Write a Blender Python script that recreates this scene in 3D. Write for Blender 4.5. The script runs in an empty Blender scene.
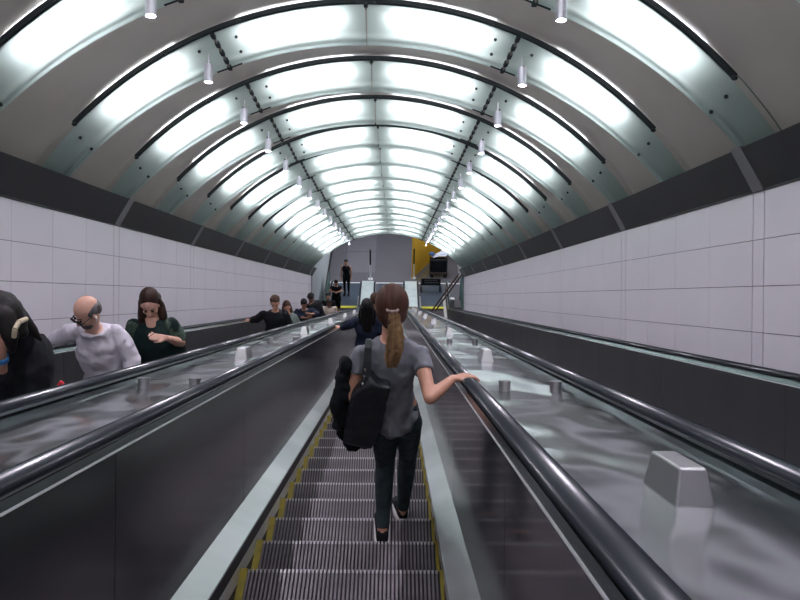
import bpy, bmesh, math, random
from mathutils import Vector, Matrix
random.seed(7)
SC = bpy.context.scene
COL = SC.collection
C30, S30 = math.cos(math.radians(30)), math.sin(math.radians(30))
Z0 = 17.72                      # eye height above the lower hall floor
XC = -0.25                      # centre line of the tunnel and of the middle escalator


def P(x, u, n):
    """point of the tunnel: x across, u down the incline, n square to the incline"""
    return Vector((x, u * C30 + n * S30, Z0 - u * S30 + n * C30))


AX_U = Vector((0, C30, -S30))
AX_N = Vector((0, S30, C30))
AX_X = Vector((1, 0, 0))

# ------------------------------------------------------------------ camera
cam_d = bpy.data.cameras.new('camera')
cam_d.sensor_width = 36
cam_d.lens = 36
cam_d.clip_start = 0.05
cam = bpy.data.objects.new('camera', cam_d)
COL.objects.link(cam)
cu = Vector((-0.00625, 0.00375, -1)).normalized()
cx = Vector((1, -0.009, 0))
cx = (cx - cu * cx.dot(cu)).normalized()
cn = cx.cross(cu)
A = Matrix((cx, cu, cn)).transposed()
B = Matrix((AX_X, AX_U, AX_N)).transposed()
ROT = B @ A.transposed()
cam.matrix_world = Matrix.Translation(Vector((0, 0, Z0))) @ ROT.to_4x4()
SC.camera = cam


def at(px, py, Y):
    """the point of the vertical plane at distance Y seen at a measured place of the photograph"""
    d = ROT @ Vector(((px - 400) / 800, -(py - 300) / 800, -1))
    return Vector((0, 0, Z0)) + d * (Y / d.y)


# ------------------------------------------------------------------ world, exposure
w = bpy.data.worlds.new('world')
SC.world = w
w.use_nodes = True
w.node_tree.nodes['Background'].inputs[0].default_value = (0.62, 0.62, 0.70, 1)
w.node_tree.nodes['Background'].inputs[1].default_value = 0.35
SC.view_settings.view_transform = 'Standard'
SC.view_settings.look = 'None'
SC.view_settings.gamma = 1
SC.view_settings.use_curve_mapping = False
SC.view_settings.exposure = 0.46
SC.cycles.use_denoising = True
SC.cycles.max_bounces = 10
SC.cycles.diffuse_bounces = 5
SC.cycles.glossy_bounces = 5
SC.cycles.sample_clamp_indirect = 8

TUBE_POWER = 28
SPOT_POWER = 18
HALL_POWER = 300

ld = bpy.data.lights.new('hall_fill', 'AREA')  # unseen fill light added to brighten the lower hall
ld.shape = 'RECTANGLE'
ld.size, ld.size_y = 5, 6
ld.energy = HALL_POWER
ld.color = (0.93, 0.93, 1.0)
lo = bpy.data.objects.new('hall_fill_light', ld)
lo.location = (0, 33, 6.2)
COL.objects.link(lo)


# ------------------------------------------------------------------ materials
def mat(name, color, rough=0.5, metal=0.0, spec=0.5, noise=None, bump=None, emit=None, coat=0.0, aniso=0.0):
    """noise=(scale, amount, color2, stretch xyz), bump=(scale, strength, distance, stretch)"""
    m = bpy.data.materials.new(name)
    m.use_nodes = True
    nt = m.node_tree
    b = nt.nodes['Principled BSDF']
    b.inputs['Base Color'].default_value = (*color, 1)
    b.inputs['Roughness'].default_value = rough
    b.inputs['Metallic'].default_value = metal
    b.inputs['Specular IOR Level'].default_value = spec
    b.inputs['Coat Weight'].default_value = coat
    b.inputs['Anisotropic'].default_value = aniso
    if emit:
        b.inputs['Emission Color'].default_value = (*emit[0], 1)
        b.inputs['Emission Strength'].default_value = emit[1]
    if noise or bump:
        geo = nt.nodes.new('ShaderNodeNewGeometry')
        rot = nt.nodes.new('ShaderNodeVectorRotate')       # into the frame of the incline
        rot.rotation_type = 'X_AXIS'
        rot.inputs['Angle'].default_value = math.radians(30)
        nt.links.new(geo.outputs['Position'], rot.inputs['Vector'])
    if noise:
        mp = nt.nodes.new('ShaderNodeMapping')
        mp.inputs['Scale'].default_value = noise[3]
        nt.links.new(rot.outputs[0], mp.inputs[0])
        nz = nt.nodes.new('ShaderNodeTexNoise')
        nz.inputs['Scale'].default_value = noise[0]
        nz.inputs['Detail'].default_value = 5
        nt.links.new(mp.outputs[0], nz.inputs['Vector'])
        mx = nt.nodes.new('ShaderNodeMix')
        mx.data_type = 'RGBA'
        rp = nt.nodes.new('ShaderNodeMapRange')
        rp.inputs['From Min'].default_value = 0.35
        rp.inputs['From Max'].default_value = 0.65
        rp.inputs['To Max'].default_value = noise[1]
        nt.links.new(nz.outputs['Fac'], rp.inputs['Value'])
        nt.links.new(rp.outputs[0], mx.inputs['Factor'])
        mx.inputs[6].default_value = (*color, 1)
        mx.inputs[7].default_value = (*noise[2], 1)
        nt.links.new(mx.outputs[2], b.inputs['Base Color'])
    if bump:
        mp = nt.nodes.new('ShaderNodeMapping')
        mp.inputs['Scale'].default_value = bump[3]
        nt.links.new(rot.outputs[0], mp.inputs[0])
        nz = nt.nodes.new('ShaderNodeTexNoise')
        nz.inputs['Scale'].default_value = bump[0]
        nz.inputs['Detail'].default_value = 1.5
        nt.links.new(mp.outputs[0], nz.inputs['Vector'])
        bp = nt.nodes.new('ShaderNodeBump')
        bp.inputs['Strength'].default_value = bump[1]
        bp.inputs['Distance'].default_value = bump[2]
        nt.links.new(nz.outputs['Fac'], bp.inputs['Height'])
        nt.links.new(bp.outputs[0], b.inputs['Normal'])
    return m


one = (1, 1, 1)
M = {}
M['shell'] = mat('painted_vault', (0.43, 0.40, 0.36), 0.38, 0, 0.5, noise=(1.6, 0.5, (0.33, 0.305, 0.275), one))
M['wall'] = mat('enamel_panel', (0.70, 0.665, 0.715), 0.35, 0, 0.5, noise=(1.2, 0.5, (0.64, 0.61, 0.665), one))
M['joint'] = mat('panel_joint', (0.10, 0.085, 0.11), 0.8)
M['grille_strip'] = mat('grey_strip', (0.22, 0.22, 0.225), 0.4, 0.3)
M['deck'] = mat('brushed_steel_deck', (0.60, 0.61, 0.64), 0.19, 1.0, noise=(3, 0.5, (0.52, 0.53, 0.56), (0.3, 1, 1)),
                bump=(1.3, 1.0, 0.17, (1.4, 0.75, 1)))
M['steel'] = mat('bright_steel', (0.78, 0.80, 0.81), 0.34, 0.8, noise=(1.1, 0.8, (0.50, 0.53, 0.54), (0.3, 1, 0.3)), bump=(2.0, 0.4, 0.02, (1, 1, 1)))
M['steel_soft'] = mat('satin_steel', (0.42, 0.41, 0.42), 0.36, 1.0)
M['trim'] = mat('dark_steel_trim', (0.16, 0.19, 0.20), 0.25, 1.0)
M['line'] = mat('polished_edge', (0.92, 0.93, 0.95), 0.35, 0.35)
M['panel'] = mat('dark_polished_panel', (0.016, 0.017, 0.022), 0.11, 0.12, 0.42, noise=(1.0, 0.6, (0.009, 0.010, 0.012), (1, 1, 0.3)),
                 bump=(1.3, 0.10, 0.02, (1, 1, 1)))
M['panel_left'] = mat('dark_satin_panel', (0.022, 0.023, 0.026), 0.20, 0.30, 0.5, noise=(1.3, 0.8, (0.012, 0.013, 0.016), (1, 1, 0.4)),
                      bump=(1.3, 0.10, 0.02, (1, 1, 1)))
M['panel_dull'] = mat('dull_dark_panel', (0.065, 0.065, 0.07), 0.42, 0.4, noise=(2.2, 0.7, (0.045, 0.045, 0.05), (1, 1, 0.2)))
M['rubber'] = mat('black_handrail', (0.016, 0.021, 0.027), 0.26, 0.0, 0.55)
M['black'] = mat('black_gap', (0.012, 0.012, 0.013), 0.6)
M['tread'] = mat('grooved_tread', (0.092, 0.082, 0.096), 0.42, 0.4, noise=(2.2, 0.9, (0.19, 0.165, 0.18), (1, 2.2, 1)))
M['yellow'] = mat('yellow_step_edge', (0.25, 0.20, 0.012), 0.6, noise=(14, 0.6, (0.13, 0.10, 0.02), one))
M['tread_tip'] = mat('worn_tread_tips', (0.34, 0.32, 0.34), 0.3, 0.6)
M['groove'] = mat('tread_groove', (0.018, 0.016, 0.019), 0.7)
M['dark_metal'] = mat('dark_bracket', (0.035, 0.042, 0.045), 0.35, 0.7)
M['bracket_steel'] = mat('worn_bracket_steel', (0.20, 0.20, 0.17), 0.35, 0.8)
M['chrome'] = mat('chrome', (0.8, 0.8, 0.85), 0.12, 1.0)
M['spot_body'] = mat('satin_lamp_body', (0.62, 0.60, 0.68), 0.35, 0.85)
M['lens'] = mat('spot_lens', (0.9, 0.8, 1), 0.3, emit=((0.86, 0.72, 1.0), 3))
M['tube'] = mat('fluorescent_tube', (1, 1, 1), 0.4, emit=((0.93, 0.95, 1.0), TUBE_POWER))
M['hallfloor'] = mat('grey_terrazzo', (0.115, 0.113, 0.128), 0.5, noise=(3, 0.4, (0.10, 0.098, 0.111), one))
M['hallpatch'] = mat('pale_floor_slab', (0.15, 0.148, 0.168), 0.5)
M['plate'] = mat('blue_grey_floor_plate', (0.10, 0.13, 0.17), 0.35, 0.5)
M['hallwall'] = mat('hall_wall_panel', (0.55, 0.59, 0.62), 0.5)
M['deck_end'] = mat('pale_deck_end', (0.55, 0.63, 0.62), 0.35, 0.3, noise=(3, 0.6, (0.40, 0.48, 0.47), one))
M['yellow_wall'] = mat('yellow_hoarding', (0.75, 0.42, 0.02), 0.6)
M['khaki'] = mat('khaki_reflection_mat', (0.12, 0.10, 0.06), 0.8)
M['brown'] = mat('brown_bar', (0.09, 0.045, 0.03), 0.5)
M['paper'] = mat('white_paper', (0.6, 0.65, 0.75), 0.7)
M['bluecloth'] = mat('blue_cloth', (0.05, 0.12, 0.3), 0.8)
M['skin'] = mat('skin', (0.56, 0.29, 0.20), 0.5, noise=(30, 0.3, (0.48, 0.22, 0.15), one))
M['skin_pale'] = mat('pale_skin', (0.64, 0.37, 0.28), 0.5, noise=(30, 0.3, (0.55, 0.28, 0.21), one))
M['skin_dark'] = mat('brown_skin', (0.11, 0.055, 0.035), 0.5)
M['skin_mid'] = mat('tan_skin', (0.33, 0.17, 0.11), 0.5)
M['lips'] = mat('lips', (0.33, 0.08, 0.07), 0.5)
M['eye'] = mat('dark_eye', (0.02, 0.012, 0.01), 0.3)


def hairmat(name, c1, c2, rough=0.6):
    return mat(name, c1, rough, 0, 0.25, noise=(60, 0.9, c2, (1, 0.15, 0.12)), bump=(90, 0.5, 0.004, (1, 0.12, 0.1)))


M['hair_brown'] = hairmat('chestnut_hair', (0.085, 0.033, 0.020), (0.040, 0.016, 0.010))
M['hair_blond'] = hairmat('fair_hair_lengths', (0.25, 0.15, 0.068), (0.085, 0.042, 0.02))
M['hair_black'] = hairmat('black_hair', (0.012, 0.009, 0.009), (0.004, 0.004, 0.004), 0.6)
M['hair_dark'] = hairmat('dark_brown_hair', (0.04, 0.018, 0.012), (0.015, 0.008, 0.006))
M['hair_mid'] = hairmat('brown_hair', (0.062, 0.028, 0.016), (0.03, 0.014, 0.009))
M['hair_grey'] = hairmat('grey_hair', (0.17, 0.16, 0.16), (0.06, 0.055, 0.055))


def cloth(name, c, c2=None, rough=0.85, s=9, amt=0.5):
    c2 = c2 or tuple(v * 0.7 for v in c)
    return mat(name, c, rough, 0, 0.25, noise=(25, 0.5, c2, one), bump=(s, amt, 0.05, (1, 1, 0.6)))


M['tee_grey'] = cloth('grey_marl_jersey', (0.20, 0.205, 0.235), (0.15, 0.155, 0.18), s=9, amt=1.0)
M['henley'] = cloth('white_knit', (0.66, 0.62, 0.69), (0.58, 0.54, 0.62), s=7, amt=1.0)
M['black_cloth'] = cloth('black_cloth', (0.008, 0.009, 0.012), s=12)
M['green_black'] = cloth('dark_green_cloth', (0.006, 0.018, 0.017), s=12)
M['lace'] = mat('dark_green_lace', (0.008, 0.02, 0.015), 0.7, noise=(70, 0.9, (0.07, 0.12, 0.08), one))
M['navy'] = cloth('navy_cloth', (0.010, 0.016, 0.035))
M['jeans_dark'] = cloth('dark_teal_denim', (0.040, 0.058, 0.066), (0.022, 0.032, 0.04), s=16)
M['jeans_blue'] = cloth('light_blue_denim', (0.22, 0.36, 0.5))
M['sage'] = cloth('grey_green_jacket', (0.16, 0.20, 0.18))
M['beige'] = cloth('beige_jersey', (0.50, 0.42, 0.36))
M['bag'] = mat('black_leather', (0.010, 0.012, 0.017), 0.45, bump=(7, 0.5, 0.02, one))
M['sole'] = mat('white_rubber_sole', (0.62, 0.60, 0.60), 0.6)
M['cream'] = mat('cream_strap', (0.55, 0.46, 0.33), 0.6)
M['red'] = mat('red_cloth', (0.7, 0.03, 0.05), 0.6)
M['phone'] = mat('phone_glass', (0.02, 0.02, 0.03), 0.1, 0, 0.8)
M['blue_watch'] = mat('blue_band', (0.05, 0.25, 0.6), 0.4)
M['white_plastic'] = mat('white_plastic', (0.8, 0.8, 0.8), 0.3)


def glass_material():
    m = bpy.data.materials.new('frosted_glass')
    m.use_nodes = True
    nt = m.node_tree
    nt.nodes.clear()
    out = nt.nodes.new('ShaderNodeOutputMaterial')
    tr = nt.nodes.new('ShaderNodeBsdfTranslucent')
    tr.inputs[0].default_value = (0.80, 0.90, 0.875, 1)
    df = nt.nodes.new('ShaderNodeBsdfDiffuse')
    df.inputs[0].default_value = (0.10, 0.19, 0.17, 1)
    gl = nt.nodes.new('ShaderNodeBsdfGlossy')
    gl.inputs['Roughness'].default_value = 0.2
    gl.inputs[0].default_value = (0.8, 0.9, 0.9, 1)
    m1 = nt.nodes.new('ShaderNodeMixShader')
    m1.inputs[0].default_value = 0.35
    m2 = nt.nodes.new('ShaderNodeMixShader')
    m2.inputs[0].default_value = 0.06
    nt.links.new(tr.outputs[0], m1.inputs[1])
    nt.links.new(df.outputs[0], m1.inputs[2])
    nt.links.new(m1.outputs[0], m2.inputs[1])
    nt.links.new(gl.outputs[0], m2.inputs[2])
    nt.links.new(m2.outputs[0], out.inputs[0])
    return m


M['glass'] = glass_material()


def grille_material():
    m = mat('perforated_dark_sheet', (0.045, 0.045, 0.05), 0.45, 0.3)
    nt = m.node_tree
    b = nt.nodes['Principled BSDF']
    uv = nt.nodes.new('ShaderNodeUVMap')
    vo = nt.nodes.new('ShaderNodeTexVoronoi')
    vo.inputs['Scale'].default_value = 55
    vo.inputs['Randomness'].default_value = 0
    nt.links.new(uv.outputs[0], vo.inputs['Vector'])
    cr = nt.nodes.new('ShaderNodeValToRGB')
    cr.color_ramp.elements[0].position = 0.28
    cr.color_ramp.elements[0].color = (0.022, 0.022, 0.024, 1)
    cr.color_ramp.elements[1].position = 0.4
    cr.color_ramp.elements[1].color = (0.045, 0.043, 0.048, 1)
    nt.links.new(vo.outputs['Distance'], cr.inputs[0])
    nt.links.new(cr.outputs[0], b.inputs['Base Color'])
    return m


M['grille'] = grille_material()


# ------------------------------------------------------------------ helpers
def tag(o, label=None, cat=None, group=None, kind=None):
    if label: o['label'] = label
    if cat: o['category'] = cat
    if group: o['group'] = group
    if kind: o['kind'] = kind
    return o


def empty(name, loc, label=None, cat=None, group=None):
    o = bpy.data.objects.new(name, None)
    o.empty_display_size = 0.1
    o.location = loc
    COL.objects.link(o)
    return tag(o, label, cat, group)


def link(name, me, m, parent=None, smooth=False):
    if m is not None:
        for mm in (m if isinstance(m, (list, tuple)) else [m]):
            me.materials.append(mm)
    if smooth:
        for p in me.polygons: p.use_smooth = True
    o = bpy.data.objects.new(name, me)
    COL.objects.link(o)
    if parent is not None:
        top = parent
        off = Vector(parent.location)
        while top.parent is not None:
            top = top.parent
            off += Vector(top.location)
        o.parent = parent
        me.transform(Matrix.Translation(-off))
    return o


def build(name, vs, fs, m, parent=None, smooth=False):
    me = bpy.data.meshes.new(name)
    me.from_pydata([tuple(v) for v in vs], [], fs)
    me.validate()
    bm = bmesh.new()
    bm.from_mesh(me)
    bmesh.ops.recalc_face_normals(bm, faces=bm.faces)
    bm.to_mesh(me)
    bm.free()
    return link(name, me, m, parent, smooth)


class MB:
    def __init__(s):
        s.v, s.f, s.mi = [], [], []

    def add(s, vs, fs, mi=0):
        o = len(s.v)
        s.v += [Vector(v) for v in vs]
        s.f += [[i + o for i in f] for f in fs]
        s.mi += [mi] * len(fs)

    def hexa(s, c, mi=0):
        """c: 8 corners, first four one face, last four the opposite one"""
        s.add(c, [(0, 1, 2, 3), (7, 6, 5, 4), (0, 4, 5, 1), (1, 5, 6, 2), (2, 6, 7, 3), (3, 7, 4, 0)], mi)

    def pbox(s, x0, x1, u0, u1, n0, n1, mi=0):
        s.hexa([P(x0, u0, n0), P(x1, u0, n0), P(x1, u1, n0), P(x0, u1, n0),
                P(x0, u0, n1), P(x1, u0, n1), P(x1, u1, n1), P(x0, u1, n1)], mi)

    def box(s, x0, x1, y0, y1, z0, z1, mi=0):
        s.hexa([Vector(p) for p in ((x0, y0, z0), (x1, y0, z0), (x1, y1, z0), (x0, y1, z0),
                                    (x0, y0, z1), (x1, y0, z1), (x1, y1, z1), (x0, y1, z1))], mi)

    def tube(s, a, b, r, r2=None, seg=10, mi=0):
        a, b = Vector(a), Vector(b)
        r2 = r if r2 is None else r2
        d = (b - a).normalized()
        e = d.orthogonal().normalized()
        g = d.cross(e)
        vs = []
        for c, rr in ((a, r), (b, r2)):
            for i in range(seg):
                t = 2 * math.pi * i / seg
                vs.append(c + (e * math.cos(t) + g * math.sin(t)) * rr)
        fs = [(i, (i + 1) % seg, seg + (i + 1) % seg, seg + i) for i in range(seg)]
        fs += [tuple(range(seg))[::-1], tuple(range(seg, 2 * seg))]
        s.add(vs, fs, mi)

    def bar(s, a, b, wv, hv, mi=0):
        """box beam from a to b with half-extents given by the vectors wv, hv"""
        a, b = Vector(a), Vector(b)
        s.hexa([a - wv - hv, a + wv - hv, a + wv + hv, a - wv + hv, b - wv - hv, b + wv - hv, b + wv + hv, b - wv + hv], mi)

    def ell(s, c, rx, ry, rz, X=Vector((1, 0, 0)), Y=Vector((0, 1, 0)), Z=Vector((0, 0, 1)), seg=14, rings=9, mi=0):
        c = Vector(c)
        vs = [c + Z * rz]
        for j in range(1, rings):
            ph = math.pi * j / rings
            for i in range(seg):
                t = 2 * math.pi * i / seg
                vs.append(c + X * (rx * math.sin(ph) * math.cos(t)) + Y * (ry * math.sin(ph) * math.sin(t)) + Z * (rz * math.cos(ph)))
        vs.append(c - Z * rz)
        fs = [(0, 1 + i, 1 + (i + 1) % seg) for i in range(seg)]
        for j in range(rings - 2):
            a = 1 + j * seg
            fs += [(a + i, a + seg + i, a + seg + (i + 1) % seg, a + (i + 1) % seg) for i in range(seg)]
        a = 1 + (rings - 2) * seg
        fs += [(a + i, len(vs) - 1, a + (i + 1) % seg) for i in range(seg)]
        s.add(vs, fs, mi)

    def chain(s, pts, rs, seg=12):
        for p, r in zip(pts, rs):
            s.ell(p, r, r, r, seg=seg, rings=8)
        for i in range(len(pts) - 1):
            if (Vector(pts[i]) - Vector(pts[i + 1])).length > 1e-4:
                s.tube(pts[i], pts[i + 1], rs[i], rs[i + 1], seg=seg)

    def loft(s, secs, seg=20, power=2.0):
        """secs: (centre, half width, half depth, right, front) - a closed lofted body"""
        vs, fs = [], []
        for (c, a, b, R, F) in secs:
            for i in range(seg):
                t = 2 * math.pi * i / seg
                ct, st = math.cos(t), math.sin(t)
                e = 2.0 / power
                vs.append(Vector(c) + R * (a * math.copysign(abs(ct) ** e, ct)) + F * (b * math.copysign(abs(st) ** e, st)))
        n = len(secs)
        for j in range(n - 1):
            fs += [(j * seg + i, j * seg + (i + 1) % seg, (j + 1) * seg + (i + 1) % seg, (j + 1) * seg + i) for i in range(seg)]
        fs += [tuple(range(seg))[::-1], tuple(range((n - 1) * seg, n * seg))]
        s.add(vs, fs)

    def build(s, name, m, parent=None, smooth=False, voxel=None, bevel=None, smooth_it=4, wrinkle=0, wsize=0.09):
        me = bpy.data.meshes.new(name)
        me.from_pydata([tuple(v) for v in s.v], [], s.f)
        me.validate()
        if not voxel:
            for p, i in zip(me.polygons, s.mi): p.material_index = i
        bm = bmesh.new()
        bm.from_mesh(me)
        bmesh.ops.recalc_face_normals(bm, faces=bm.faces)
        bm.to_mesh(me)
        bm.free()
        if voxel or bevel:
            t = bpy.data.objects.new('t', me)
            COL.objects.link(t)
            if voxel:
                md = t.modifiers.new('r', 'REMESH')
                md.mode = 'VOXEL'
                md.voxel_size = voxel
                md.use_smooth_shade = True
                sm = t.modifiers.new('s', 'SMOOTH')
                sm.factor = 0.5
                sm.iterations = smooth_it
                if wrinkle:
                    tx = bpy.data.textures.new('folds', 'CLOUDS')
                    tx.noise_scale = wsize
                    tx.noise_depth = 1
                    dm = t.modifiers.new('d', 'DISPLACE')
                    dm.texture = tx
                    dm.strength = wrinkle
                    dm.mid_level = 0.5
                    dm.texture_coords = 'LOCAL'
            if bevel:
                bv = t.modifiers.new('b', 'BEVEL')
                bv.width = bevel
                bv.segments = 2
                bv.limit_method = 'ANGLE'
            dg = bpy.context.evaluated_depsgraph_get()
            me2 = bpy.data.meshes.new_from_object(t.evaluated_get(dg))
            bpy.data.objects.remove(t)
            bpy.data.meshes.remove(me)
            me = me2
            me.name = name
            me.materials.clear()
        return link(name, me, m, parent, smooth or bool(voxel))


def ordinal(i):
    return ['first', 'second', 'third', 'fourth', 'fifth', 'sixth', 'seventh', 'eighth', 'ninth', 'tenth', 'eleventh',
            'twelfth', 'thirteenth', 'fourteenth', 'fifteenth', 'sixteenth', 'seventeenth', 'eighteenth', 'nineteenth'][i]


# ------------------------------------------------------------------ tunnel geometry
PITCH = 1.5
D_A = 6.3                     # near edge of the first whole lit arch
U_START, U_END = -4.0, 27.2
WB, NB = 2.56, 0.70           # wall half width, top of the white wall
TB, NT = 2.41, 0.955          # top of the dark band
JOINT0 = 5.08 - 9.0
KMIN, KMAX = -5, 13


def circ_near(f, dr=0.0):
    th = f * 0.945
    R = 3.118 + dr
    return XC + R * math.sin(th), -0.818 + R * math.cos(th)


def circ_far(f, dr=0.0):
    th = f * 0.845
    R = 3.20 + dr
    return XC + R * math.sin(th), -1.145 + R * math.cos(th)


# vault
prof = [(0.0, 0.055), (0.03, 0.06), (0.05, 0.20), (0.40, 0.24), (0.60, 0.215), (0.85, 0.175), (1.1, 0.13), (1.3, 0.085), (1.42, 0.055), (1.49, 0.055)]
rings = []
u = D_A + KMIN * PITCH
k = KMIN
while k <= KMAX:
    for t, dr in prof:
        rings.append((D_A + k * PITCH + t, dr))
    k += 1
NS = 64
vs, fs = [], []
for (uu, dr) in rings:
    for i in range(NS + 1):
        f = -1.10 + 2.20 * i / NS
        x, n = circ_near(f, dr)
        vs.append(P(x, uu, n))
for j in range(len(rings) - 1):
    for i in range(NS):
        a = j * (NS + 1) + i
        fs.append((a, a + 1, a + NS + 2, a + NS + 1))
# outer skin for thickness
off = len(vs)
for uu in (rings[0][0], rings[-1][0]):
    for i in range(NS + 1):
        f = -1.10 + 2.20 * i / NS
        x, n = circ_near(f, 0.45)
        vs.append(P(x, uu, n))
for i in range(NS):
    fs.append((off + i, off + i + 1, off + NS + 2 + i, off + NS + 1 + i))
    fs.append((i, i + 1, off + i + 1, off + i))
    a = (len(rings) - 1) * (NS + 1)
    fs.append((a + i, a + i + 1, off + NS + 2 + i, off + NS + 1 + i))
for i, a in ((0, 0), (NS, NS)):
    pass
M['recess'] = mat('bounce_cut_recess', (0.10, 0.11, 0.105), 0.7)  # cove faces darkened to cut light bouncing behind the glass
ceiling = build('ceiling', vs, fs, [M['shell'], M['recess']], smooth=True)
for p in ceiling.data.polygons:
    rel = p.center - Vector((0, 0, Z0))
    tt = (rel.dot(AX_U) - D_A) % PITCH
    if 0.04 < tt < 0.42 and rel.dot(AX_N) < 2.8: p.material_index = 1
tag(ceiling, 'beige painted tunnel vault with a shallow cove behind each lit glass arch', None, None, 'structure')
for p in ceiling.data.polygons:
    p.use_smooth = True

# walls: enamel panels over a dark backing, in bays of three metres
for side, nm in ((-1, 'left'), (1, 'right')):
    xw = XC + side * WB
    mb = MB()
    mb.pbox(xw + side * 0.012, xw + side * 0.25, U_START, U_END, -1.6, NB + 0.05, 1)
    j = JOINT0
    rows = [(-0.60, -0.205), (-0.205, 0.09), (0.09, 0.386), (0.386, NB)]
    g = 0.0025
    while j < U_END:
        for (r0, r1) in rows:
            for q in range(4):
                u0 = j + 0.08 + q * 0.71
                u1 = u0 + 0.71
                a, b = u0 + (0.005 if q == 0 else g), u1 - (0.005 if q == 3 else g)
                if b > U_END: continue
                jit = random.uniform(-0.0006, 0.0006)
                mb.pbox(xw + jit, xw + side * 0.03, max(a, U_START), b, r0 + g, r1 - g, 0)
            if j + 0.075 < U_END:
                mb.pbox(xw, xw + side * 0.03, j - 0.072, j + 0.072, r0 + g, r1 - g, 0)
        j += 3.0
    o = mb.build('wall_' + nm, [M['wall'], M['joint']])
    tag(o, 'lavender white enamel panel wall along the ' + nm + ' escalator', kind='structure')
    # dark perforated band
    vs, fs, uvs = [], [], []
    th = 0.05
    prf = [(XC + side * WB, NB), (XC + side * TB, NT), (XC + side * (TB + 0.35), NT + 0.03), (XC + side * (WB + 0.2), NB)]
    me = bpy.data.meshes.new('band')
    for uu in (U_START, U_END):
        for (x, n) in prf: vs.append(P(x, uu, n))
    fs = [(0, 1, 5, 4), (1, 2, 6, 5), (2, 3, 7, 6), (3, 0, 4, 7), (0, 1, 2, 3), (4, 5, 6, 7)]
    o = build('trim_1' if side < 0 else 'trim_2', vs, fs, M['grille'])
    uvl = o.data.uv_layers.new(name='UVMap')
    for lp in o.data.loops:
        co = o.data.vertices[lp.vertex_index].co
        rel = co - Vector((0, 0, Z0))
        uvl.data[lp.index].uv = (rel.dot(AX_U), rel.dot(AX_N) * 1.2)
    tag(o, 'dark grey perforated metal band running between the ' + nm + ' white wall and the vault', kind='structure')
    mb = MB()
    j = JOINT0
    while j < U_END:
        x0, x1 = XC + side * (WB - 0.006), XC + side * (TB - 0.006)
        o0, o1 = XC + side * (WB + 0.02), XC + side * (TB + 0.02)
        mb.hexa([P(x0, j - 0.07, NB - 0.01), P(o0, j - 0.07, NB - 0.01), P(o1, j - 0.07, NT + 0.01), P(x1, j - 0.07, NT + 0.01),
                 P(x0, j + 0.07, NB - 0.01), P(o0, j + 0.07, NB - 0.01), P(o1, j + 0.07, NT + 0.01), P(x1, j + 0.07, NT + 0.01)])
        j += 3.0
    cv = mb.build('cover_strip', M['grille_strip'], o)
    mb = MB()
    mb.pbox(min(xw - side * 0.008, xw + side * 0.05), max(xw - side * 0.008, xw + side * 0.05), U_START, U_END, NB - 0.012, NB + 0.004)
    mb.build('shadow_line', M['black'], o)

# ------------------------------------------------------------------ lit glass arches
def lerp(a, b, t): return a + (b - a) * t


def rib_pt(f, t, k, drop=0.0):
    """t: 0 near edge .. 1 far edge of the glass"""
    xa, na = circ_near(f)
    xb, nb = circ_far(f)
    d = D_A + k * PITCH
    bulge = 0.035 * math.sin(min(1, t / 0.74) * math.pi / 2) if t < 0.74 else 0.035 * (1 - (t - 0.74) / 0.26)
    th = f * 0.9
    x = lerp(xa, xb, t) + math.sin(th) * (drop - bulge * 0.0)
    n = lerp(na, nb, t) + math.cos(th) * drop
    return Vector((x, d + 0.25 * t + bulge, n))


def strip(mb, f0, f1, ts, drops, k, closed=False, seg=16, mi=0):
    vs, fs = [], []
    m = len(ts)
    for i in range(seg + 1):
        f = lerp(f0, f1, i / seg)
        for t, dr in zip(ts, drops):
            v = rib_pt(f, t, k, dr)
            vs.append(P(*v))
    for i in range(seg):
        for j in range(m - 1 if not closed else m):
            j2 = (j + 1) % m
            fs.append((i * m + j, i * m + j2, (i + 1) * m + j2, (i + 1) * m + j))
    if closed:
        fs.append(tuple(range(m)))
        fs.append(tuple(range(seg * m, seg * m + m)))
    mb.add(vs, fs, mi)


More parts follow.
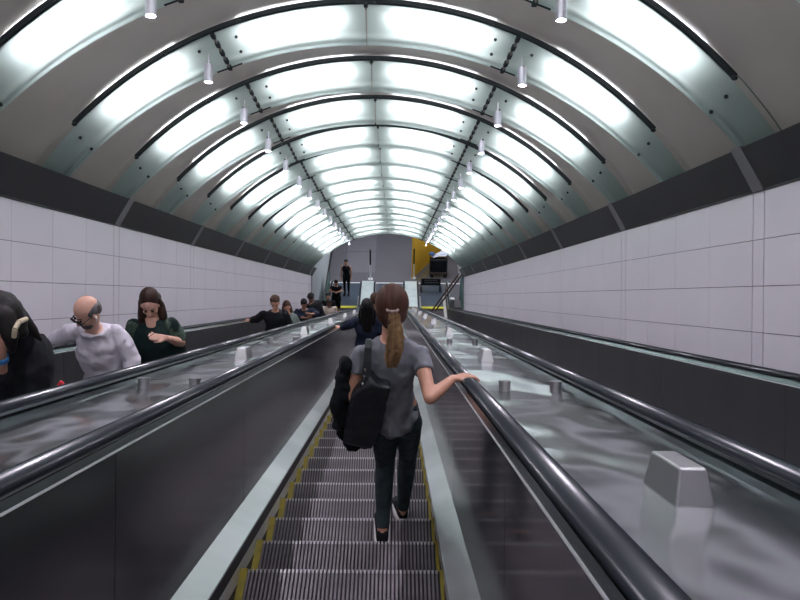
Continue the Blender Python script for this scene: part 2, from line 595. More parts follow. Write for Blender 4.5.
FB = 0.42
for k in range(KMIN, KMAX + 1):
    kk = k - (-2)
    if k >= -2:
        lab = 'lit frosted glass arch across the vault, %s from the camera' % ordinal(k + 2)
    else:
        lab = 'lit frosted glass arch overhead behind the camera, %s back' % ordinal(-3 - k)
    root = empty('glass_light_arch', P(XC, D_A + k * PITCH, 2.3), lab, 'light fixture', 'lit glass arches of the tunnel vault')
    for (a, b) in ((-1.015, -FB - 0.004), (-FB + 0.004, -0.002), (0.002, FB - 0.004), (FB + 0.004, 1.015)):
        mb = MB()
        strip(mb, a, b, [0.0, 0.2, 0.4, 0.6, 0.74, 0.76, 0.88, 1.0, 1.0], [0, 0, 0, 0, 0, 0.006, 0.006, 0, 0.02], k)
        mb.build('glass_panel', M['glass'], root, smooth=True)
    for (a, b) in ((-0.78, -0.53), (-0.35, -0.065), (0.065, 0.35), (0.53, 0.78)):
        mb = MB()
        pts = []
        for i in range(11):
            f = lerp(a, b, i / 10)
            v = rib_pt(f, 0.40, k, 0.105)
            pts.append(P(v.x, v.y + 0.03, v.z))
        for i in range(10):
            mb.tube(pts[i], pts[i + 1], 0.016, seg=6)
        mb.build('lamp_tube', M['tube'], root)
    # dark rail along the upper edge
    mb = MB()
    strip(mb, -0.86, 0.86, [-0.03, 0.03, 0.03, -0.03], [0.004, 0.004, 0.038, 0.038], k, closed=True, seg=40)
    for sg in (-1, 1):
        for ff in (0.86, 0.56, 0.34, 0.02):
            v = rib_pt(sg * ff, -0.02, k, 0.0)
            c = P(v.x, v.y - 0.02, v.z)
            mb.ell(c, 0.022, 0.016, 0.016, seg=8, rings=6)
    mb.build('edge_rail', M['dark_metal'], root)
    for sg in (-1, 0, 1):
        mb = MB()
        f = sg * (FB - 0.0)
        tmax = 0.97 if sg else 0.05
        a = rib_pt(f, -0.04, k, -0.012)
        b = rib_pt(f, tmax, k, -0.012)
        nn = 9 if sg else 2
        for i in range(nn):
            p0 = rib_pt(f, lerp(-0.04, tmax, i / nn), k, -0.015)
            p1 = rib_pt(f, lerp(-0.04, tmax, (i + 1) / nn), k, -0.015)
            wv = AX_X * (0.008 if i % 2 else 0.016)
            mb.bar(P(*p0), P(*p1), wv, AX_N * 0.012, i % 2)
        bolts = []
        if sg:
            p0 = rib_pt(f - 0.04, 0.9, k, -0.02)
            p1 = rib_pt(f + 0.04, 0.9, k, -0.02)
            mb.tube(P(*p0), P(*p1), 0.007, seg=6)
            if -2 <= k <= 3:
                bolts = [rib_pt(f + df, tt, k, -0.006) for (df, tt) in ((-0.055, 0.25), (0.055, 0.25), (-0.05, 0.62), (0.05, 0.62))]
                bolts += [rib_pt(sg * ff, tt, k, -0.006) for tt, ff in ((0.3, 0.885), (0.80, 0.90))]
        mb.build('joint_bracket', [M['dark_metal'], M['bracket_steel']], root)
        for v in bolts:
            mb = MB()
            mb.ell(P(*v), 0.014, 0.014, 0.014, seg=8, rings=6)
            mb.build('bolt', M['dark_metal'], root, smooth=True)

# hanging cylinder spotlights, one at each joint of the glass
for k in range(KMIN, KMAX + 1):
    for sg, sn in ((-1, 'left'), (1, 'right')):
        dx = 1.245 * sg
        x = XC + dx
        c = P(x, D_A + k * PITCH + 0.06, 1.688)
        if k >= -1:
            lab = 'small chrome cylinder spotlight hanging in the %s row, %s from the camera' % (sn, ordinal(k + 1))
        else:
            lab = 'small chrome cylinder spotlight hanging behind the camera, %s back in the %s row' % (ordinal(-2 - k), sn)
        root = empty('ceiling_spotlight', c + AX_N * 0.16, lab, 'spotlight', 'cylinder spotlights hanging under the glass arches')
        mb = MB()
        sec = [(0.030, 0.045), (0.030, 0.0), (0.034, 0.0), (0.034, 0.145), (0.026, 0.146), (0.006, 0.147), (0.006, 0.23)]
        vs, fs = [], []
        for (r, h) in sec:
            for q in range(20):
                a = 2 * math.pi * q / 20
                vs.append(c + AX_X * (r * math.cos(a)) + AX_U * (r * math.sin(a)) + AX_N * h)
        for q in range(len(sec) - 1):
            for i in range(20):
                fs.append((q * 20 + i, q * 20 + (i + 1) % 20, q * 20 + 20 + (i + 1) % 20, q * 20 + 20 + i))
        mb.add(vs, fs)
        mb.build('housing', M['spot_body'], root)
        mb = MB()
        mb.tube(c + AX_N * 0.035, c + AX_N * 0.045, 0.029, seg=20)
        mb.build('lens', M['lens'], root)
        ld = bpy.data.lights.new('spot_glow', 'AREA')
        ld.shape = 'DISK'
        ld.size = 0.05
        ld.energy = SPOT_POWER
        ld.color = (0.93, 0.86, 1.0)
        lo = bpy.data.objects.new('spot_glow', ld)
        COL.objects.link(lo)
        lo.parent = root
        lo.location = -AX_N * 0.132
        lo.rotation_euler = (math.radians(-30), 0, 0)

# ------------------------------------------------------------------ escalators
YI = 27.99                    # where the nosing line meets the lower floor
R_ARC = 1.5
Y_A, Y_B = YI - 0.402 * C30, YI + 0.402
Y_COMB = 29.73
Y_END = 30.48


def nose_z(Y):
    if Y <= Y_A: return (YI - Y) * math.tan(math.radians(30))
    if Y <= Y_B: return R_ARC - math.sqrt(max(0, R_ARC ** 2 - (Y - Y_B) ** 2))
    return 0.0


def path(y0, y1=Y_END, step=None):
    """(point, normal) along the nosing line"""
    ys = [y0]
    if y0 < Y_A:
        ys += [Y_A]
    ys += [Y_A + (Y_B - Y_A) * i / 6 for i in range(1, 7)] + [y1]
    out = []
    for y in ys:
        if y > y1 + 1e-6 or y < y0 - 1e-6: continue
        if y <= Y_A + 1e-6: nrm = Vector((0, S30, C30))
        elif y >= Y_B: nrm = Vector((0, 0, 1))
        else:
            s = (Y_B - y) / R_ARC
            nrm = Vector((0, s, math.sqrt(1 - s * s)))
        out.append((Vector((0, y, nose_z(y))), nrm))
    return out


Y_START = -2.2


def sweep(mb, pr, pth, closed=True, mi=0):
    m = len(pr)
    vs, fs = [], []
    for (p, nrm) in pth:
        for (x, a) in pr:
            vs.append(Vector((x, p.y, p.z)) + nrm * a)
    for j in range(len(pth) - 1):
        for i in range(m if closed else m - 1):
            i2 = (i + 1) % m
            fs.append((j * m + i, j * m + i2, (j + 1) * m + i2, (j + 1) * m + i))
    fs.append(tuple(range(m)))
    fs.append(tuple(range((len(pth) - 1) * m, len(pth) * m)))
    mb.add(vs, fs, mi)


FULL = path(Y_START)


def rect(x0, x1, a0, a1): return [(x0, a0), (x1, a0), (x1, a1), (x0, a1)]


def seg_path(u0, u1):
    y0, y1 = u0 * C30 - 1.355 * S30, u1 * C30 - 1.355 * S30
    return path(y0, min(y1, Y_END))


# one step: grooved tread and riser, origin at the middle of its nosing
def make_step_mesh():
    n, W, dp = 48, 0.944, 0.012
    WR = 0.948
    vs, fs, mi = [], [], []

    def quad(a, b, c, d, m):
        o = len(vs)
        vs.extend([a, b, c, d])
        fs.append((o, o + 1, o + 2, o + 3))
        mi.append(m)
    p = W / n
    for i in range(n):
        a = -W / 2 + 0.01 + p * i
        c, b = a + p * 0.52, a + p
        for (y0, y1, m) in ((-0.40, -0.022, 0), (-0.022, 0.0, 1)):
            quad((a, y0, 0), (c, y0, 0), (c, y1, 0), (a, y1, 0), m)
        quad((c, -0.40, -dp), (b, -0.40, -dp), (b, 0, -dp), (c, 0, -dp), 2)
        quad((c, -0.40, 0), (c, 0, 0), (c, 0, -dp), (c, -0.40, -dp), 2)
        quad((b, -0.40, 0), (b, 0, 0), (b, 0, -dp), (b, -0.40, -dp), 2)
        quad((a, 0, 0), (c, 0, 0), (c, -0.03, -0.235), (a, -0.03, -0.235), 0)
        quad((c, -dp, -dp), (b, -dp, -dp), (b, -0.042, -0.235), (c, -0.042, -0.235), 2)
    me = bpy.data.meshes.new('step')
    me.from_pydata(vs, [], fs)
    for k in ('tread', 'tread_tip', 'groove'): me.materials.append(M[k])
    for q, m in zip(me.polygons, mi): q.material_index = m
    mb = MB()
    mb.box(-0.5, -W / 2 + 0.008, -0.40, 0.002, -0.006, 0.004)
    mb.box(0.484, 0.5, -0.40, 0.002, -0.006, 0.004)
    mb.box(-0.5, 0.5, -0.004, -0.001, -0.035, -0.014)
    me2 = bpy.data.meshes.new('yellow_edge')
    me2.from_pydata([tuple(v) for v in mb.v], [], mb.f)
    me2.materials.append(M['yellow'])
    return me, me2


STEP, STEP_Y = make_step_mesh()
Y_N0 = 3.957 * C30 - 1.355 * S30        # a measured nosing


def tread_at(Y):
    """middle and height of the tread under Y"""
    k = math.ceil((Y - Y_N0) / 0.4)
    yn = Y_N0 + 0.4 * k
    return yn - 0.2, nose_z(yn)


def handrail(root, x):
    mb = MB()
    w, h = 0.040, 0.036
    prof = []
    top = 0.945
    for i in range(9):
        t = math.pi * i / 8
        prof.append((w * math.cos(t), -0.018 + 0.018 * math.sin(t)))
    prof += [(-w, -0.026), (-w * 0.72, -h), (w * 0.72, -h), (w, -0.026)]
    rail = [(p + n * top, n) for p, n in path(Y_START, Y_END - 0.25)]
    p0, r = rail[-1][0], 0.40
    for i in range(1, 11):
        t = math.pi * i / 10
        nn = Vector((0, math.sin(t), math.cos(t)))
        rail.append((Vector((0, p0.y, p0.z - r)) + nn * r, nn))
    vs, fs = [], []
    m = len(prof)
    for (p, n) in rail:
        for (a, b) in prof: vs.append(Vector((x + a, p.y, p.z)) + n * b)
    for j in range(len(rail) - 1):
        for i in range(m):
            fs.append((j * m + i, j * m + (i + 1) % m, (j + 1) * m + (i + 1) % m, (j + 1) * m + i))
    fs += [tuple(range(m)), tuple(range((len(rail) - 1) * m, len(rail) * m))]
    mb.add(vs, fs)
    o = mb.build('handrail', M['rubber'], root)
    for p in o.data.polygons: p.use_smooth = True
    return o


def escalator(xc, label, panel_mats):
    y0 = Y_START
    root = empty('escalator', Vector((xc, Y_COMB, 0)), label, 'escalator')
    k = math.ceil((0.2 - Y_N0) / 0.4)
    while True:
        yn = Y_N0 + 0.4 * k
        if yn > Y_COMB: break
        st = bpy.data.objects.new('step', STEP)
        COL.objects.link(st)
        st.parent = root
        st.location = Vector((xc, yn, nose_z(yn))) - Vector(root.location)
        ye = bpy.data.objects.new('yellow_edge', STEP_Y)
        COL.objects.link(ye)
        ye.parent = st
        k += 1
    # comb plate
    mb = MB()
    mb.box(xc - 0.5, xc + 0.5, Y_COMB - 0.02, Y_COMB + 0.14, -0.02, 0.012)
    mb.build('comb_plate', M['line_yellow'], root)
    mb = MB()
    mb.box(xc - 0.52, xc + 0.52, Y_COMB + 0.14, Y_COMB + 2.2, -0.05, 0.008)
    mb.build('floor_plate', M['plate'], root)
    for sg in (-1, 1):
        # skirt with its brush, the bevelled steel deck above it
        mb = MB()
        sweep(mb, rect(xc + sg * 0.503, xc + sg * 0.545, -0.25, 0.095), FULL)
        mb.build('skirt', M['black'], root)
        mb = MB()
        sweep(mb, [(xc + sg * 0.501, -0.045), (xc + sg * 0.501, 0.03), (xc + sg * 0.506, 0.03), (xc + sg * 0.506, -0.045)], FULL)
        mb.build('skirt_edge', M['steel'], root)
        mb = MB()
        sweep(mb, [(xc + sg * 0.478, 0.150), (xc + sg * 0.588, 0.200), (xc + sg * 0.61, 0.200), (xc + sg * 0.61, 0.08), (xc + sg * 0.515, 0.08), (xc + sg * 0.478, 0.138)], FULL)
        mb.build('inner_deck', M['steel'], root)
        mb = MB()
        uj = 2.42 - 2.06 * 3
        while uj < 36:
            pp = seg_path(uj + 0.003, uj + 2.057)
            if len(pp) > 1 and pp[0][0].y < Y_END:
                sweep(mb, rect(xc + sg * 0.588, xc + sg * 0.606, 0.20, 0.875), pp)
            uj += 2.06
        pm = panel_mats[0 if sg < 0 else 1]
        mb.build('side_panel', M[pm], root)
        mb = MB()
        sweep(mb, rect(xc + sg * 0.585, xc + sg * 0.592, 0.875, 0.880), FULL)
        mb.build('panel_edge', M['line'], root)
        mb = MB()
        sweep(mb, [(xc + sg * 0.590, 0.880), (xc + sg * 0.600, 0.900), (xc + sg * 0.606, 0.900), (xc + sg * 0.610, 0.912),
                   (xc + sg * 0.650, 0.912), (xc + sg * 0.654, 0.895), (xc + sg * 0.672, 0.888), (xc + sg * 0.672, 0.86), (xc + sg * 0.590, 0.86)], FULL)
        mb.build('handrail_guide', M['trim'], root)
        handrail(root, xc + sg * 0.63)
    return root


M['line_yellow'] = mat('yellow_comb', (0.8, 0.75, 0.05), 0.5)
E_L, E_C, E_R = XC - 1.86, XC, XC + 1.86
esc_l = escalator(E_L, 'escalator along the left wall carrying the people who ride up', ('panel_dull', 'panel_dull'))
esc_c = escalator(E_C, 'middle escalator with grooved steps under the woman in the grey shirt', ('panel_left', 'panel'))
esc_r = escalator(E_R, 'empty escalator along the right wall behind a barrier', ('panel_dull', 'panel_dull'))

# steel decks between the escalators with their anti slide blocks and studs
def deck(x0, x1, label, side=None):
    root = empty('escalator_deck', Vector(((x0 + x1) / 2, Y_END, 0.87)), label, 'escalator deck')
    mb = MB()
    sweep(mb, rect(x0, x1, 0.835, 0.865), path(Y_START, Y_B + 0.02))
    mb.build('deck_plate', M['deck'], root)
    mb = MB()
    sweep(mb, rect(x0, x1, 0.3, 0.866), path(Y_B + 0.02, Y_END + 0.1))
    mb.build('end_plate', M['deck_end'], root)
    if side is None: return root
    xm = (x0 + x1) / 2
    a0 = -1.355 + 0.865
    mb = MB()
    for j in range(18):
        uu = side + 2.06 * j
        if uu < 33: mb.pbox(x0, x1, uu, uu + 0.004, a0 - 0.001, a0 + 0.0006)
    mb.build('deck_joint', M['line'], root)
    return root


def block(root, xm, u):
    a0 = -1.355 + 0.865
    h = 0.092
    mb = MB()
    l0, l1 = u, u + 0.25
    mb.hexa([P(xm - 0.049, l0, a0), P(xm + 0.049, l0, a0), P(xm + 0.049, l1, a0), P(xm - 0.049, l1, a0),
             P(xm - 0.032, l0 + 0.02, a0 + h), P(xm + 0.032, l0 + 0.02, a0 + h), P(xm + 0.032, l1 - 0.02, a0 + h), P(xm - 0.032, l1 - 0.02, a0 + h)])
    return mb.build('anti_slide_block', M['steel_soft'], root, bevel=0.006)


def stud(root, x, u):
    a0 = -1.355 + 0.865
    mb = MB()
    mb.tube(P(x, u, a0), P(x, u, a0 + 0.05), 0.030, seg=20)
    mb.tube(P(x, u, a0 + 0.05), P(x, u, a0 + 0.058), 0.033, seg=20)
    return mb.build('deck_stud', M['steel_soft'], root)


dk_r = deck(E_C + 0.672, E_R - 0.672, 'brushed steel deck right of the woman between two handrails', 1.97)
dk_l = deck(E_L + 0.672, E_C - 0.672, 'brushed steel deck left of the woman beside the riding people', 1.97)
XR, XL = (E_C + E_R) / 2 + 0.03, (E_L + E_C) / 2 + 0.01
for i in range(8):
    for rt, xm in ((dk_r, XR), (dk_l, XL)):
        block(rt, xm, 1.87 + 4.22 * i)
        if i < 7:
            for dx in (-0.133, 0.133): stud(rt, xm + dx, 4.17 + 4.22 * i)
deck(XC - WB + 0.004, E_L - 0.672, 'narrow dark deck between the left wall and its handrail')
deck(E_R + 0.672, XC + WB - 0.004, 'narrow dark deck between the right wall and its handrail')

# ------------------------------------------------------------------ lower hall
mb = MB()
mb.box(-3.2, 3.2, Y_COMB + 0.1, 44, -0.3, 0.0, 0)
mb.box(-3.2, 3.2, Y_COMB + 2.18, Y_COMB + 2.26, -0.02, 0.010, 1)
mb.box(-2.35, -0.95, Y_COMB + 3.2, Y_COMB + 5.3, -0.02, 0.006, 2)
mb.box(-2.35, -0.95, Y_COMB + 5.38, Y_COMB + 8.6, -0.02, 0.006, 2)
fl = mb.build('floor', [M['hallfloor'], M['line'], M['hallpatch']])
tag(fl, 'grey stone floor of the lower hall with paler inlaid slabs', kind='structure')
mb = MB()
mb.box(-3.5, -3.12, 21, 44, -1, 6.6)
o = mb.build('wall_hall_left', M['hallwall']); tag(o, 'pale grey wall panel on the left of the lower hall', kind='structure')
mb = MB()
mb.box(-3.13, -3.08, Y_COMB, 44, 0.0, 0.28)
o = mb.build('baseboard_left', M['black']); tag(o, 'dark skirting at the foot of the pale hall wall', kind='structure')
mb = MB()
mb.box(2.95, 3.3, 21, 44, -1, 6.6)
o = mb.build('wall_hall_right', M['hallwall']); tag(o, 'grey wall on the right of the lower hall', kind='structure')
mb = MB()
mb.box(-3.5, 3.3, 44, 44.3, -1, 6.6)
o = mb.build('wall_hall_back', M['hallwall']); tag(o, 'grey end wall of the lower hall', kind='structure')
mb = MB()
mb.box(-3.5, 3.3, 24.5, 44.3, 6.6, 6.8)
o = mb.build('ceiling_hall', M['hallwall']); tag(o, 'pale ceiling of the lower hall', kind='structure')

# posts beyond the landing
for (px, yb, h, lab) in ((370.5, 279, 1.5, 'slim two tone post standing left on the lower hall floor'),
                         (413.5, 278, 1.5, 'slim two tone post standing beside the yellow hoarding')):
    Y = Y_COMB + 2.7
    b = at(px, yb, Y)
    for _ in range(12):
        Y = Y + (b.z) * 1.0
        b = at(px, yb, Y)
    b = Vector((b.x, Y, 0))
    root = empty('crowd_post', b, lab, 'post', 'two tone posts beyond the landing')
    mb = MB(); mb.tube(b, b + Vector((0, 0, h * 0.5)), 0.035, seg=12); mb.build('lower_tube', M['line'], root)
    mb = MB(); mb.tube(b + Vector((0, 0, h * 0.5)), b + Vector((0, 0, h)), 0.04, seg=12); mb.build('upper_tube', M['black'], root)
    mb = MB(); mb.tube(b, b + Vector((0, 0, 0.02)), 0.12, seg=16); mb.build('base', M['line'], root)


def floor_pt(px, py):
    """the lower floor point seen at a measured place"""
    d = ROT @ Vector(((px - 400) / 800, -(py - 300) / 800, -1))
    return Vector((0, 0, Z0)) + d * (-Z0 / d.z)


# yellow hoarding, khaki mat coloured as a reflection, cart of papers
a, b, c = floor_pt(411.5, 279), floor_pt(427, 264), floor_pt(447, 257)
root = empty('yellow_hoarding', a, 'tall yellow hoarding boards standing at the right of the lower hall', 'hoarding')
up = Vector((0, 0, 2.6))
th = Vector((0.05, 0.03, 0))
mb = MB()
mb.hexa([a, a + th, b + th, b, a + up, a + th + up, b + th + up, b + up])
mb.build('board', M['yellow_wall'], root)
mb = MB()
mb.hexa([b, b + Vector((0, .05, 0)), c + Vector((0, .05, 0)), c, b + up, b + Vector((0, .05, 0)) + up, c + Vector((0, .05, 0)) + up, c + up])
mb.build('board', M['yellow_wall'], root)
q = [floor_pt(416, 280), floor_pt(424, 281), floor_pt(434, 266), floor_pt(428, 266)]
mb = MB()
mb.hexa([v + Vector((0, 0, 0.0)) for v in q] + [v + Vector((0, 0, 0.015)) for v in q])
o = mb.build('reflection_mat', M['khaki'])  # yellow brown reflection on the floor, put into the colour of the mat
tag(o, 'khaki brown mat coloured as a reflection in front of the yellow hoarding', 'mat')
b = floor_pt(438, 275)
root = empty('paper_cart', b, 'black cart with white papers on top in front of the yellow hoarding', 'cart')
mb = MB()
for sx in (-0.38, 0.38):
    for sy in (-0.25, 0.25):
        mb.tube(b + Vector((sx, sy, 0.08)), b + Vector((sx, sy, 0.95)), 0.02, seg=8)
for z in (0.2, 0.93):
    for sx in (-0.38, 0.38): mb.tube(b + Vector((sx, -0.25, z)), b + Vector((sx, 0.25, z)), 0.018, seg=8)
    for sy in (-0.25, 0.25): mb.tube(b + Vector((-0.38, sy, z)), b + Vector((0.38, sy, z)), 0.018, seg=8)
mb.build('frame', M['black'], root)
mb = MB()
mb.box(b.x - 0.36, b.x + 0.36, b.y - 0.23, b.y + 0.23, 0.22, 0.86)
mb.build('sack', M['black_cloth'], root, bevel=0.08)
for sx in (-0.3, 0.3):
    mb = MB()
    mb.tube(b + Vector((sx, -0.28, 0.08)), b + Vector((sx, -0.22, 0.08)), 0.08, seg=14)
    mb.build('wheel', M['black'], root)
mb = MB()
for i, (dx, dy, an) in enumerate(((-0.15, 0.02, 0.3), (0.12, 0.0, -0.2), (0.05, 0.12, 0.6))):
    e1, e2 = Vector((math.cos(an), math.sin(an), 0.15)) * 0.2, Vector((-math.sin(an), math.cos(an), 0)) * 0.13
    cc = b + Vector((dx + 0.05, dy, 1.0 + 0.03 * i))
    mb.hexa([cc - e1 - e2, cc + e1 - e2, cc + e1 + e2, cc - e1 + e2] + [v + Vector((0, 0, .02)) for v in (cc - e1 - e2, cc + e1 - e2, cc + e1 + e2, cc - e1 + e2)])
o = mb.build('paper_stack', M['paper']); tag(o, 'white papers spread on top of the black cart', 'papers')
mb = MB()
mb.ell(b + Vector((-0.32, 0, 1.10)), 0.14, 0.12, 0.08)
o = mb.build('blue_bundle', M['bluecloth'], smooth=True); tag(o, 'small blue cloth bundle on the left end of the cart', 'bundle')

# barrier bars at the foot of the right escalator
root = empty('barrier', P(1.9, 33.5, -1.0), 'brown two bar barrier slanting across the foot of the right escalator', 'barrier')
for dx in (0, 3.6):
    mb = MB()
    a = at(431 + dx, 312, 28.4)
    b = at(458.5 + dx, 274, 28.4)
    mb.bar(a, b, Vector((0.045, 0, 0.03)), Vector((0, 0.03, 0)))
    mb.build('bar', M['brown'], root)
b0 = at(451, 323, 28.0)
root = empty('steel_pillar', b0, 'short steel pillar behind the slanting brown bars', 'pillar')
mb = MB()
bt = at(450, 299, 28.0)
mb.tube(Vector((b0.x, 28.0, b0.z)), Vector((b0.x, 28.0, bt.z)), 0.085, seg=20)
mb.build('shaft', M['steel_soft'], root)
mb = MB()
mb.tube(Vector((b0.x, 28.0, bt.z)), Vector((b0.x, 28.0, bt.z + 0.03)), 0.095, seg=20)
mb.build('cap', M['line'], root)
# dark notice board at the right landing
s0 = Vector((E_R, Y_COMB + 1.55, 0))
root = empty('notice_stand', s0, 'low dark notice stand on the landing of the right escalator', 'sign')
mb = MB(); mb.box(s0.x - 0.45, s0.x + 0.42, s0.y, s0.y + 0.05, 0.28, 0.62); mb.build('board', M['black'], root)
mb = MB()
for i in range(2):
    x = s0.x - 0.3
    while x < s0.x + 0.25:
        wd = random.uniform(0.03, 0.07)
        mb.box(x, x + wd, s0.y - 0.008, s0.y, 0.51 - i * 0.11, 0.55 - i * 0.11)
        x += wd + 0.025
mb.build('marking', M['steel_soft'], root)
for sx in (-0.45, 0.4):
    mb = MB(); mb.box(s0.x + sx - 0.03, s0.x + sx + 0.03, s0.y - 0.15, s0.y + 0.2, 0.0, 0.28); mb.build('foot', M['black'], root)
# teal glass screens flanking the landing
for x, lab in ((XC - 2.62, 'pale green glass screen left of the left escalator landing'), (2.86, 'grey green glass screen right of the right escalator landing')):
    root = empty('glass_screen', Vector((x, Y_COMB - 1, 0.3)), lab, 'glass screen')
    mb = MB()
    mb.box(x - 0.015, x + 0.015, 25.5, Y_END, 0.3, 1.5)
    mb.build('pane', M['glass'], root)
    mb = MB()
    mb.box(x - 0.025, x + 0.025, 25.5, Y_END, 1.5, 1.54)
    mb.box(x - 0.025, x + 0.025, Y_END, Y_END + 0.05, 0, 1.54)
    mb.build('frame', M['dark_metal'], root)
# people, bags
# ------------------------------------------------------------------ people
UP = Vector((0, 0, 1))


def hand(mb, wv, d, pn, side, s=1.0, curl=0.35, spread=0.0):
    """wv wrist, d towards the fingers, pn out of the palm, side +1/-1 puts the thumb on d x pn or its opposite"""
    d = d.normalized()
    pn = (pn - d * pn.dot(d)).normalized()
    t = d.cross(pn) * side
    mb.loft([(wv - d * 0.01, 0.024 * s, 0.018 * s, t, pn), (wv + d * 0.02 * s, 0.029 * s, 0.017 * s, t, pn), (wv + d * 0.055 * s, 0.038 * s, 0.015 * s, t, pn),
             (wv + d * 0.088 * s, 0.038 * s, 0.012 * s, t, pn)], seg=14, power=2.6)
    for i, L in enumerate((0.072, 0.080, 0.074, 0.058)):
        o = (0.030 - 0.020 * i) * s
        p = wv + d * 0.082 * s + t * o
        fd = (d + t * (0.10 - 0.07 * i + spread * (1.5 - i))).normalized()
        pts, rs = [p - fd * 0.02 * s], [0.0090 * s]
        a = curl * 0.6
        for q, fr in enumerate((0.42, 0.32, 0.26)):
            dd = (fd * math.cos(a) + pn * math.sin(a))
            p = p + dd * L * fr * s
            pts.append(p)
            rs.append((0.0088, 0.0082, 0.0070)[q] * s)
            a += curl
        mb.chain(pts, rs, seg=8)
    b = wv + d * 0.025 * s + t * 0.022 * s
    p1 = b + (t * 0.7 + d * 0.6 + pn * 0.25) * 0.038 * s
    p2 = p1 + (t * 0.35 + d * 0.9 + pn * 0.2) * 0.030 * s
    p3 = p2 + (t * 0.1 + d * 0.95 + pn * 0.25) * 0.022 * s
    mb.chain([b, p1, p2, p3], [0.014 * s, 0.011 * s, 0.0095 * s, 0.0075 * s], seg=8)


def figure(label, Y, hx, hy, face=180, skin='skin', H=None, top=None, legs=None, shoes=None, hair=None, J=None, fx=None, z=None,
           headdir=None, hdy=0.0, fat=1.0, vox=0.010, eyes=True, hands=None, hem=0.0, sleeve='long', head_s=1.0, bare_legs=False, foot_y=0.0,
           loose=0.012, wrinkle=0.02, dscale=1.0, shoe_s=1.0, pel=None, group=None, walk=0.0):
    Yc, zt = tread_at(Y) if z is None else (Y, z)
    Yc += foot_y
    head = at(hx, hy, Yc + hdy)
    fx = head.x if fx is None else fx
    if H is None: H = (head.z - zt) / 0.935
    a = math.radians(face)
    F = Vector((math.sin(a), math.cos(a), 0))          # face 0 looks down the tunnel, 180 back at the camera
    Rr = F.cross(UP)
    R0 = Vector((fx, Yc, zt))
    root = empty('person', R0, label, 'person', group)
    s = H / 1.7

    def loc(x, y, zz): return R0 + Rr * (x * H) + F * (y * H) + UP * (zz * H)
    pelvis = loc(0, -0.005, 0.53) if pel is None else pel
    hf = F.copy() if headdir is None else Vector(headdir).normalized()
    neck = head - UP * 0.085 * H - F * 0.012 * H
    j = dict(pelvis=pelvis, neck=neck, head=head)
    sp = (neck - pelvis)
    up_s = sp.normalized()
    shc = neck - up_s * 0.035 * H
    for sd, sn in ((-1, 'L'), (1, 'R')):
        j['sh' + sn] = shc + Rr * (sd * 0.100 * H * (0.6 + 0.4 * fat))
        j['el' + sn] = j['sh' + sn] - UP * 0.175 * H + Rr * (sd * 0.03 * H) + F * 0.01 * H
        j['wr' + sn] = j['el' + sn] - UP * 0.145 * H + F * 0.05 * H
        j['hp' + sn] = pelvis + Rr * (sd * 0.052 * H) - UP * 0.02 * H
        j['kn' + sn] = loc(sd * 0.052, 0.015, 0.285)
        j['an' + sn] = loc(sd * 0.05, -0.01, 0.045)
        j['to' + sn] = loc(sd * 0.056, 0.10, 0.018)
    for kx, v in (J or {}).items():
        j[kx] = at(v[0], v[1], Yc + v[2]) if not isinstance(v, Vector) else v
    SR = (j['shR'] - j['shL'])
    SR = (SR - up_s * SR.dot(up_s)).normalized()
    SF = up_s.cross(SR).normalized() * 1.0
    if SF.dot(F) < 0: SF = -SF
    HR = Rr
    shm = (j['shL'] + j['shR']) / 2

    def torso(mb, t, lo=0.0, topcut=1.0, tsh=0.0):
        k = H
        DP = dscale
        def c(f): return pelvis.lerp(shm, f)
        def rr(f): return HR.lerp(SR, f).normalized()
        def ff(f): return F.lerp(SF, f).normalized()
        shw = (j['shR'] - j['shL']).length / 2
        secs = []
        if lo > 0: secs.append((pelvis - UP * (0.02 + lo) * k, 0.100 * k * fat + t * 1.3, 0.072 * DP * k * fat + t * 1.3, HR, F))
        secs += [(pelvis - UP * 0.02 * k, 0.098 * k * fat + t, 0.070 * DP * k * fat + t, HR, F),
                 (c(0.12), 0.096 * k * fat + t, 0.068 * DP * k * fat + t, rr(.1), ff(.1)),
                 (c(0.40), 0.076 * k * fat + t, 0.058 * DP * k * fat + t, rr(.4), ff(.4)),
                 (c(0.70), 0.088 * k * fat + t, 0.068 * DP * k * (0.5 + fat * 0.5) + t, rr(.7), ff(.7)),
                 (c(0.90), shw * 0.98 + t, 0.062 * DP * k + t, SR, SF),
                 (c(1.0), shw * 0.86 + t, 0.046 * DP * k + t, SR, SF)]
        if topcut >= 1.0:
            secs.append((shm.lerp(neck, 0.7), 0.045 * k + t, 0.036 * k + t, SR, SF))
        mb.loft(secs, seg=22, power=2.3)

    # body: one continuous surface
    mb = MB()
    torso(mb, 0)
    hu = (UP - hf * UP.dot(hf)).normalized()
    hr = hf.cross(hu)
    g = s * head_s
    c0 = head
    mb.chain([shm.lerp(neck, 0.3), neck + up_s * 0.01, c0 - hu * 0.05 * g - hf * 0.015 * g], [0.060 * s, 0.052 * s, 0.052 * s], seg=16)
    mb.ell(c0 + hu * 0.025 * g - hf * 0.012 * g, 0.075 * g, 0.092 * g, 0.092 * g, hr, hf, hu, 20, 14)
    mb.ell(c0 - hu * 0.030 * g + hf * 0.018 * g, 0.062 * g, 0.070 * g, 0.088 * g, hr, hf, hu, 20, 14)
    mb.ell(c0 - hu * 0.088 * g + hf * 0.050 * g, 0.036 * g, 0.032 * g, 0.028 * g, hr, hf, hu)
    mb.tube(c0 + hu * 0.008 * g + hf * 0.082 * g, c0 - hu * 0.032 * g + hf * 0.104 * g, 0.009 * g, 0.014 * g)
    mb.ell(c0 - hu * 0.034 * g + hf * 0.098 * g, 0.018 * g, 0.014 * g, 0.011 * g, hr, hf, hu)
